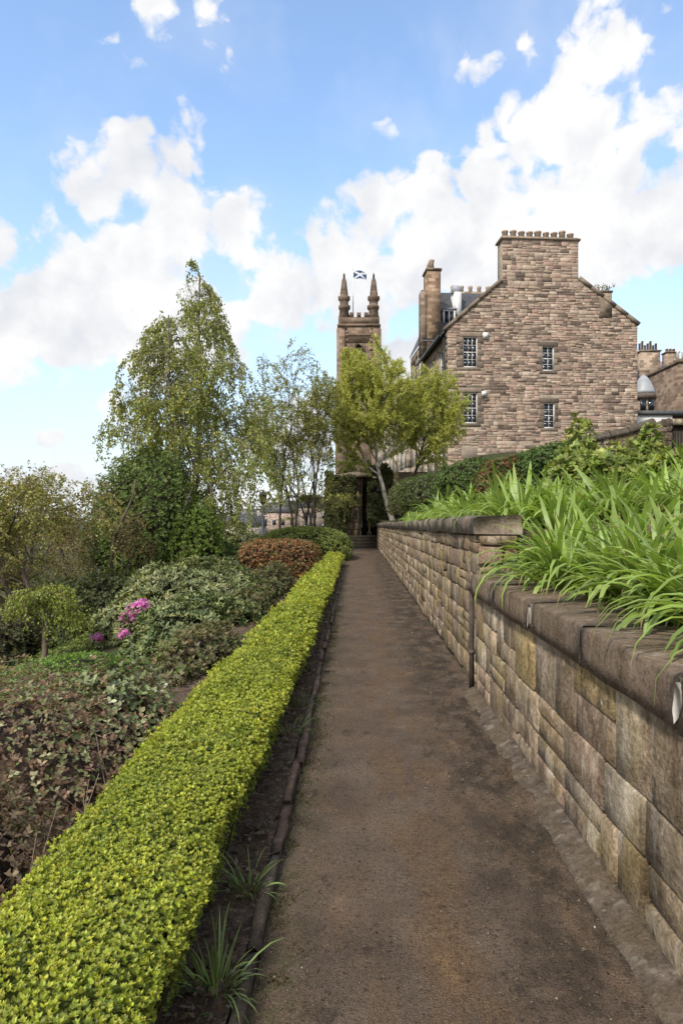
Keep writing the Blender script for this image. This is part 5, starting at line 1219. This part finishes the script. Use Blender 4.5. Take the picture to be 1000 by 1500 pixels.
def clump(name, label, x, y, z, n, scale, lib, mat, r, rad=.10, group=None, singles=True, cat='plant', fan=None):
    root = empty(name, (x, y, z)); tag(root, label, cat, group); jm = MB() if not singles else None
    for i in range(n):
        k = min(int(len(lib)*abs(r.beta(1.1, 1.0))), len(lib)-1); a = r.uniform(0, 2*math.pi) if fan is None else fan+r.normal(0, 1.1); s = scale*r.uniform(.72, 1.12)
        off = rad*math.sqrt(r.random())*(1.1-.5*(1-k/len(lib))); lx, ly = off*math.cos(a+r.normal(0, .5)), off*math.sin(a+r.normal(0, .5)); roll = r.normal(0, .12)
        if singles:
            o = bpy.data.objects.new('leaf', lib[k][2]); COL.objects.link(o); o.parent = root; o.location = (lx, ly, -.02); o.rotation_euler = (roll, r.normal(0, .08), a); o.scale = (s, s*r.uniform(.85, 1.15), s)
        else:
            M3 = np.array(Matrix.Rotation(a, 3, 'Z')@Matrix.Rotation(roll, 3, 'X')); jm.add(lib[k][0]*s@M3.T+np.array([lx, ly, -.02]), [tuple(f) for f in lib[k][1]])
    if jm is not None:
        o = jm.build('leaves', mat, root, True); o['kind'] = 'stuff'
    return root
def lilies():
    r = np.random.default_rng(133); gp = 'strap-leaved clumps in the raised bed'
    spots = []
    for row, (x, sp, y0, y1) in enumerate(((1.66, .36, 1.6, 6.2), (2.02, .46, 2.2, 10.5), (2.55, .54, 2.6, 11.5), (3.2, .62, 3.3, 12.), (3.9, .75, 4.2, 12.))):
        y = y0
        while y < y1: spots.append((row, x+r.normal(0, .06)+.02*max(0, y-5), y+r.normal(0, .07))); y += sp
    labs = ['glossy green strap-leaved clump arching over the low wall coping', 'green strap-leaved clump in the second row behind the wall-edge clumps', 'green strap-leaved clump in the third row up the bed',
            'green strap-leaved clump in the fourth row up the bed', 'green strap-leaved clump in the last row under the garden wall']
    for row, x, y in spots:
        sing = row < 3 and y < 5.6
        n = 105 if row == 0 else 72 if sing else 64
        lab = 'glossy strap-leaved clump spilling beside the stepped end of the higher wall' if row == 0 and y > 5.85 else 'strap-leaved clump tucked behind the stepped end of the higher wall' if row == 1 and 6.4 < y < 6.9 else labs[row]
        clump('strap_leaf_clump', lab, x, y, G(x, y)+.04, n, (.90 if row == 0 else .98) if y < 7 else .9, LILY, 'lily', r, .12, gp, sing)
    # low yellow-green clumps on top of the higher wall
    for k in range(16):
        y = 7.2+k*.95; x = 1.74+r.normal(0, .10)
        clump('wall_top_clump', 'tall strap-leaved clump along the top of the higher wall' if y < 14.6 else 'short yellow-green strap-leaved clump beyond the tall ones on the higher wall', x, y, G(x, y)+.03, 70, 1.0 if y < 14.6 else .5, LILY, 'lily', r, .22, 'strap-leaved clumps along the higher wall', False)
lilies()
# grassy tufts between kerb and hedge
TUFT = strap_lib('tuft_leaf', 14, (.16, .32), (.007, .012), (.6, 2.6), (6, 58), 141, 6)
for _, _, me in TUFT: me.materials.append(MAT['tuft'])
rt = np.random.default_rng(143)
clump('grass_tuft', 'spiky grass-like tuft on bare soil beside the kerb', -.46, 2.25, .03, 76, .92, TUFT, 'tuft', rt, .05, None, True)
clump('grass_tuft', 'smaller flopping pale-tipped tuft under the hedge side', -.45, 2.85, .03, 50, .78, TUFT, 'tuft', rt, .05, None, True)
clump('grass_tuft', 'leafy weed tuft growing out of the hedge foot further along', -.47, 4.9, .03, 46, .62, TUFT, 'tuft', rt, .10, None, False)
clump('grass_tuft', 'small weed tuft pressed against the kerb beyond the leafy weed', -.45, 5.7, .03, 46, .6, TUFT, 'tuft', rt, .12, None, False)

# ------------------------------------------------------------------ garden wall on the slope, with gate
def garden_wall():
    r = np.random.default_rng(151); Y = 18.; w = lambda u: (u-U0)*Y/F; z = lambda v: CAMZ+(V0-v)*Y/F
    xs = [w(690), w(830), w(935), w(975), w(1000), w(1080)]; zs = [z(672), z(648), z(626), z(608), z(600), z(592)]
    top = lambda x: float(np.interp(x, xs, zs)); x0, x1 = w(822), w(1080); g0, g1 = w(984), w(1006)
    root = empty('garden_wall', (x0, Y, G(x0, Y))); tag(root, 'dark stone garden wall climbing the slope below the gable, rounded coping', 'wall'); L0 = np.array([x0, Y, G(x0, Y)])
    b = MB(); n = 26
    for i in range(n):
        a, c = x0+(x1-x0)*i/n, x0+(x1-x0)*(i+1)/n
        if a < g1 and c > g0: continue
        V = [(a, 0, -1.5), (c, 0, -1.5), (c, .4, -1.5), (a, .4, -1.5), (a, 0, top(a)-.1-L0[2]), (c, 0, top(c)-.1-L0[2]), (c, .4, top(c)-.1-L0[2]), (a, .4, top(a)-.1-L0[2])]
        b.add([(p[0]-x0, p[1], p[2]) for p in V], [(0, 1, 2, 3), (4, 5, 6, 7), (0, 1, 5, 4), (1, 2, 6, 5), (2, 3, 7, 6), (3, 0, 4, 7)])
    b.build('wall_core', 'mortar_dark', root)
    rects = [q for q in layout(0, 2.2, lambda l, h: (x0, x1), (.15, .27), (.2, .5), r, [(g0, g1, -1, 9)], gap=.014)]
    for q in rects:
        tq = top((q[0]+q[1])/2)-.1; V, Fq = stone_geo(q[0], q[1], tq-q[3], tq-q[2], .02, .06, r, 2, 1, .014, .012, .01)
        if q[3] > 1.7: continue
        MB().add(np.stack([V[:, 0]-x0, -V[:, 2], V[:, 1]-L0[2]], 1), Fq, np.array([(.17, .125, .09), (.22, .165, .12), (.13, .10, .075)][r.integers(3)])*math.exp(r.normal(0, .15))).build('stone', 'wall_stone', root)
    x = x0
    while x < x1:
        e = min(x+r.uniform(.5, .8), x1)
        if not (x < g1 and e > g0):
            V = []
            for xx in (x+.01, e-.01):
                t0 = top(xx)-.12-L0[2]; V += [(xx-x0, -.07, t0), (xx-x0, -.07, t0+.08), (xx-x0, .06, t0+.17), (xx-x0, .2, t0+.20), (xx-x0, .34, t0+.17), (xx-x0, .47, t0+.08), (xx-x0, .47, t0)]
            MB().add(V, [(i, (i+1) % 7, (i+1) % 7+7, i+7) for i in range(7)]+[tuple(range(7)), tuple(range(7, 14))], np.array((.20, .165, .125))*math.exp(r.normal(0, .12))).build('coping_stone', 'coping_stone', root)
        x = e
    gt = empty('garden_gate', ((g0+g1)/2, Y+.15, G((g0+g1)/2, Y))); tag(gt, 'dark timber gate in the climbing garden wall', 'gate'); hw = (g1-g0)/2; zt = z(622)-G((g0+g1)/2, Y)
    for k in range(5):
        m = MB(); a = -hw+2*hw*k/5; m.box(a+.004, a+2*hw/5-.004, 0, .03, -.5, zt); m.build('board', 'timber_dark', gt)
    m = MB(); m.box(-hw-.02, hw+.02, -.12, .2, zt, zt+.16, (.2, .16, .12)); m.build('lintel', 'wall_stone', gt)
    m = MB(); m.box(hw*.6, hw*.75, -.05, -.005, zt*.45, zt*.5); m.build('handle', 'iron', gt)
garden_wall()
leafy = [(.23, .28, .06), (.29, .33, .085), (.17, .21, .05), (.36, .38, .13)]
for i, (u, v, Y, rx, rz, lab) in enumerate((
    (848, 640, 12.5, .26, .45, 'tall sparse yellow-green leafy shrub against the gable foot'), (950, 650, 10.8, .2, .32, 'pale leafy shrub before the dark garden gate'),
    (895, 680, 10.5, .62, .28, 'broad-leaved light green shrub rising behind the strap-leaved clumps'), (838, 686, 10.8, .45, .25, 'low broad-leaved shrub beside the dark glossy one'),
    (985, 684, 9.6, .4, .22, 'light green broad-leaved shrub under the climbing garden wall'))):
    c = at(u, v, Y); g = G(c[0], Y); top = c[2]+rz*.8; zc = (top+g)/2; rz2 = (top-g)/2*1.1
    bush('leafy_shrub', lab, (c[0], Y, zc), (rx, rx, rz2), 120 if i < 2 else 330, 6, (.09, .15), (.045, .07), leafy, [3, 2, 2, 1], 161+i, .2, 2.0, 1.0, -.6, .22, .5, 'leaf', LEAF6, None, nst=16)
# ------------------------------------------------------------------ loose bits
def litter():
    r = np.random.default_rng(171); n = 5200; y = 1.2+16*r.random(n)**1.6; x = np.where(r.random(n) < .45, r.uniform(-.56, -.40, n), r.uniform(-2.3, -1.12, n))
    zz = np.where(x > -.6, .05+.022*fn(np.stack([x, y], 1), 21, 2.2), np.maximum(gz(x, y), -.02)+.045); P = np.stack([x, y, zz+r.uniform(-.004, .012, n)], 1)
    A = r.normal(0, 1, (n, 3))*np.array([1, 1, .25]); Nm = np.array([0, 0, 1.])+r.normal(0, .35, (n, 3))
    c = palette(n, [(.14, .085, .05), (.20, .135, .085), (.09, .058, .036), (.27, .21, .15), (.10, .12, .045)], [3, 2, 3, .6, .8], r)
    o = link('leaf_litter', leaves_mesh('leaf_litter', P, A, Nm, r.uniform(.015, .045, n)*(1+.05*y), r.uniform(.008, .022, n)*(1+.05*y), c, LEAF4), None, 'leaf'); tag(o, 'fallen brown leaves and twigs on the soil beside the hedge', 'leaf litter', kind='stuff')
    n = 900; y = 1.9+14*r.random(n)**1.4; x = np.where(r.random(n) < .6, 1.0-.5*np.abs(r.normal(0, .5, n)), r.uniform(-.33, 1.0, n)); x = np.clip(x, -.33, 1.02); P = np.stack([x, y, path_z(np.stack([x, y], 1))+.004], 1)
    c = palette(n, [(.10, .065, .038), (.07, .048, .03), (.17, .12, .07), (.12, .11, .05)], [3, 3, 1.2, 1], r)
    o = link('path_litter', leaves_mesh('path_litter', P, r.normal(0, 1, (n, 3))*np.array([1, 1, .15]), np.array([0, 0, 1.])+r.normal(0, .3, (n, 3)), r.uniform(.008, .022, n)*(1+.06*y), r.uniform(.004, .011, n)*(1+.06*y), c, LEAF4), None, 'leaf'); tag(o, 'dead leaf scraps scattered along the wall side of the path', 'leaf litter', kind='stuff')
    # grit and crumbs on the path
    n = 5200; y = 1.6+14*r.random(n)**1.7; u = r.random(n); x = np.where(u < .30, -.335+.16*r.random(n)**2, np.where(u < .62, 1.0-.55*r.random(n)**1.3, r.uniform(-.33, 1.0, n)))
    sz = r.uniform(.0016, .0042, n)*np.where(r.random(n) < .05, 2.0, 1)*(1+.06*y)
    T = np.array([(1, 0, 0), (-.4, .9, 0), (-.5, -.8, .05), (0, .05, .9), (.1, -.1, -.6)]); Fc = np.array([(0, 1, 3), (1, 2, 3), (2, 0, 3), (1, 0, 4), (2, 1, 4), (0, 2, 4)])
    th = r.uniform(0, 6.28, n); cs, sn = np.cos(th), np.sin(th); Tx = T[None, :, 0]*cs[:, None]-T[None, :, 1]*sn[:, None]; Ty = T[None, :, 0]*sn[:, None]+T[None, :, 1]*cs[:, None]
    V = np.stack([x[:, None]+Tx*sz[:, None]*r.uniform(.7, 1.5, (n, 1)), y[:, None]+Ty*sz[:, None], (path_z(np.stack([x, y], 1))+.4*sz)[:, None]+T[None, :, 2]*sz[:, None]], -1)
    c = palette(n, [(.13, .105, .08), (.085, .062, .045), (.21, .18, .145), (.12, .075, .04), (.36, .32, .27)], [4, 4, 1.6, 2, .25], r); Fs = (Fc[None]+np.arange(n)[:, None, None]*5).reshape(-1, 3)
    o = link('path_grit', mesh_np('path_grit', V.reshape(-1, 3), [Fs], np.repeat(c, 5, 0)), None, 'grit'); tag(o, 'loose grit and soil crumbs lying on the path', 'grit', kind='stuff')
    # moss cushions along the kerb and in the rough patch by the wall
    n = 9000; u = r.random(n); y = np.where(u < .8, 1.7+10*r.random(n)**1.5, 2.6+5.2*r.random(n)); x = np.where(u < .8, -.34+.13*np.abs(r.normal(0, .6, n)), r.uniform(.55, 1.0, n)); P = np.stack([x, y], 1)
    k = fn(P, 172, 3.4)+.4*fn(P, 173, 9) > .12; x, y, P = x[k], y[k], P[k]; n = len(x)
    Q = np.stack([x, y, path_z(P)], 1); c = palette(n, [(.085, .075, .028), (.11, .085, .035), (.065, .045, .025), (.13, .12, .045)], [3, 3, 3, 1], r)
    o = link('moss', leaves_mesh('moss', Q, np.array([0, 0, .8])+r.normal(0, .6, (n, 3)), r.normal(0, 1, (n, 3)), r.uniform(.006, .013, n)*(1+.06*y), r.uniform(.004, .008, n)*(1+.06*y), c, LEAF4), None, 'leaf'); tag(o, 'brown-green moss growing along the kerb and damp wall side of the path', 'moss', kind='stuff')
t = NT('grit'); t.col(t.attr()); t.rough(.95, .15); MAT['grit'] = t.m
litter()
def dry_stalks():
    r = np.random.default_rng(181); root = empty('dry_stalks', (-1.28, 3.05, 0)); tag(root, 'bleached dry plant stalks between the brown shrub and the hedge', 'stalks'); t = NT('dry_stalk'); t.col((.30, .22, .16)); t.rough(.9, .1); MAT['dry'] = t.m
    for k in range(22):
        x, y = r.normal(0, .07), r.normal(0, .30); h = r.uniform(.18, .42); d = r.normal(0, .2, 2); p = np.array([(x+d[0]*f, y+d[1]*f*1.6, h*(f-.25*f*f*(k % 3 == 0))) for f in np.linspace(0, 1, 5)])
        link('stalk', tubes_mesh('stalk', [(p, np.linspace(.005, .002, 5))], 4), root, 'dry')
dry_stalks()
# ------------------------------------------------------------------ far town across the valley, street lamp
def far_house(u, Y, wd, h, label, wallc, seed):
    r = np.random.default_rng(seed); x = (u-U0)*Y/F; g = G(x, Y)-.5; root = empty('far_house', (x, Y, g), r.normal(0, .3)); tag(root, label, 'house', 'houses across the valley')
    m = MB(); m.box(-wd/2, wd/2, 0, 8, 0, h, wallc); m.build('wall', 'rubble_far', root)
    m = MB(); m.add([(-wd/2-.3, -.3, h), (wd/2+.3, -.3, h), (wd/2+.3, 8.3, h), (-wd/2-.3, 8.3, h), (-wd/2-.3, 4, h+3), (wd/2+.3, 4, h+3)], [(0, 1, 5, 4), (2, 3, 4, 5), (0, 4, 3), (1, 2, 5), (3, 2, 1, 0)]); rf = m.build('roof', 'slate', root)
    for s in (-1, 1): m = MB(); m.box(s*(wd/2-.6)-.5, s*(wd/2-.6)+.5, 3.5, 4.5, h+1.5, h+4.2, wallc); m.build('chimney', 'rubble_far', rf)
    for i in range(int(wd/2.6)):
        for k in range(max(1, int(h/3))): xx = -wd/2+1.3+2.6*i; m = MB(); m.box(xx-.5, xx+.5, -.06, .02, .9+2.9*k, 2.4+2.9*k); m.build('window', 'glass', root)
for i, (u, Y, wd, h, lab, c) in enumerate(((352, 170, 9, 4.5, 'pale far house seen low between birch and sparse tree', (.5, .46, .42)), (328, 210, 14, 6, 'long grey far house low behind the birch', (.35, .32, .3)), (372, 240, 13, 7.5, 'brown far house behind the lamp post', (.33, .27, .22)),
    (412, 200, 12, 7.5, 'pinkish far house behind the sparse tree stems', (.42, .33, .28)), (436, 230, 16, 8.5, 'long brown far house left of the gateway', (.36, .29, .23)), (466, 190, 10, 7, 'far house glimpsed through stems beside the ivy', (.33, .28, .23)))): far_house(u, Y, wd, h, lab, c, 190+i)
Yl = 46.; xl = (385-U0)*Yl/F; zl = G(xl, Yl); ht = CAMZ+(V0-719)*Yl/F-zl
root = empty('street_lamp', (xl, Yl, zl)); tag(root, 'dark street lamp post beyond the shrubs left of the sparse tree', 'street lamp')
m = MB(); m.lathe(0, 0, [(.16, 0), (.16, .7), (.09, .8), (.07, ht-.9)], 10); m.build('post', 'iron', root, True)
m = MB(); m.lathe(0, 0, [(.08, ht-.9), (.2, ht-.8), (.27, ht-.3), (.3, ht-.28), (.1, ht-.08), (.03, ht)], 6); m.build('lantern', 'iron', root)
m = MB(); m.box(-.4, .4, -.025, .025, ht-1.1, ht-1.05); m.build('ladder_bar', 'iron', root)

def chimney_weed():
    r = np.random.default_rng(201); s0, st = GP(884, 426); X = HX+s0*ca-.4*sa; Yw = HY+s0*sa+.4*ca; Z = st+HZ; root = empty('chimney_weed', (X, Yw, Z)); tag(root, 'small weed sprouting from the stub chimney on the right skew', 'plant')
    L = []; P = []
    for k in range(12):
        d = np.array([r.normal(0, .75), r.normal(0, .3), 1.]); h = r.uniform(.35, .8); p = np.array([(d[0]*f*h, d[1]*f*h, h*f*.75) for f in np.linspace(0, 1, 4)]); L.append((p, np.linspace(.02, .008, 4))); P.append(p[-1]+r.normal(0, .07, (9, 3)))
    link('stems', tubes_mesh('stems', L, 4), root, 'bark'); P = np.concatenate(P); n = len(P)
    o = link('leaves', leaves_mesh('leaves', P, r.normal(0, 1, (n, 3)), r.normal(0, 1, (n, 3)), .12, .07, palette(n, [(.2, .17, .08), (.16, .17, .06)], [1, 1], r), LEAF4), root, 'leaf'); o['kind'] = 'stuff'
chimney_weed()
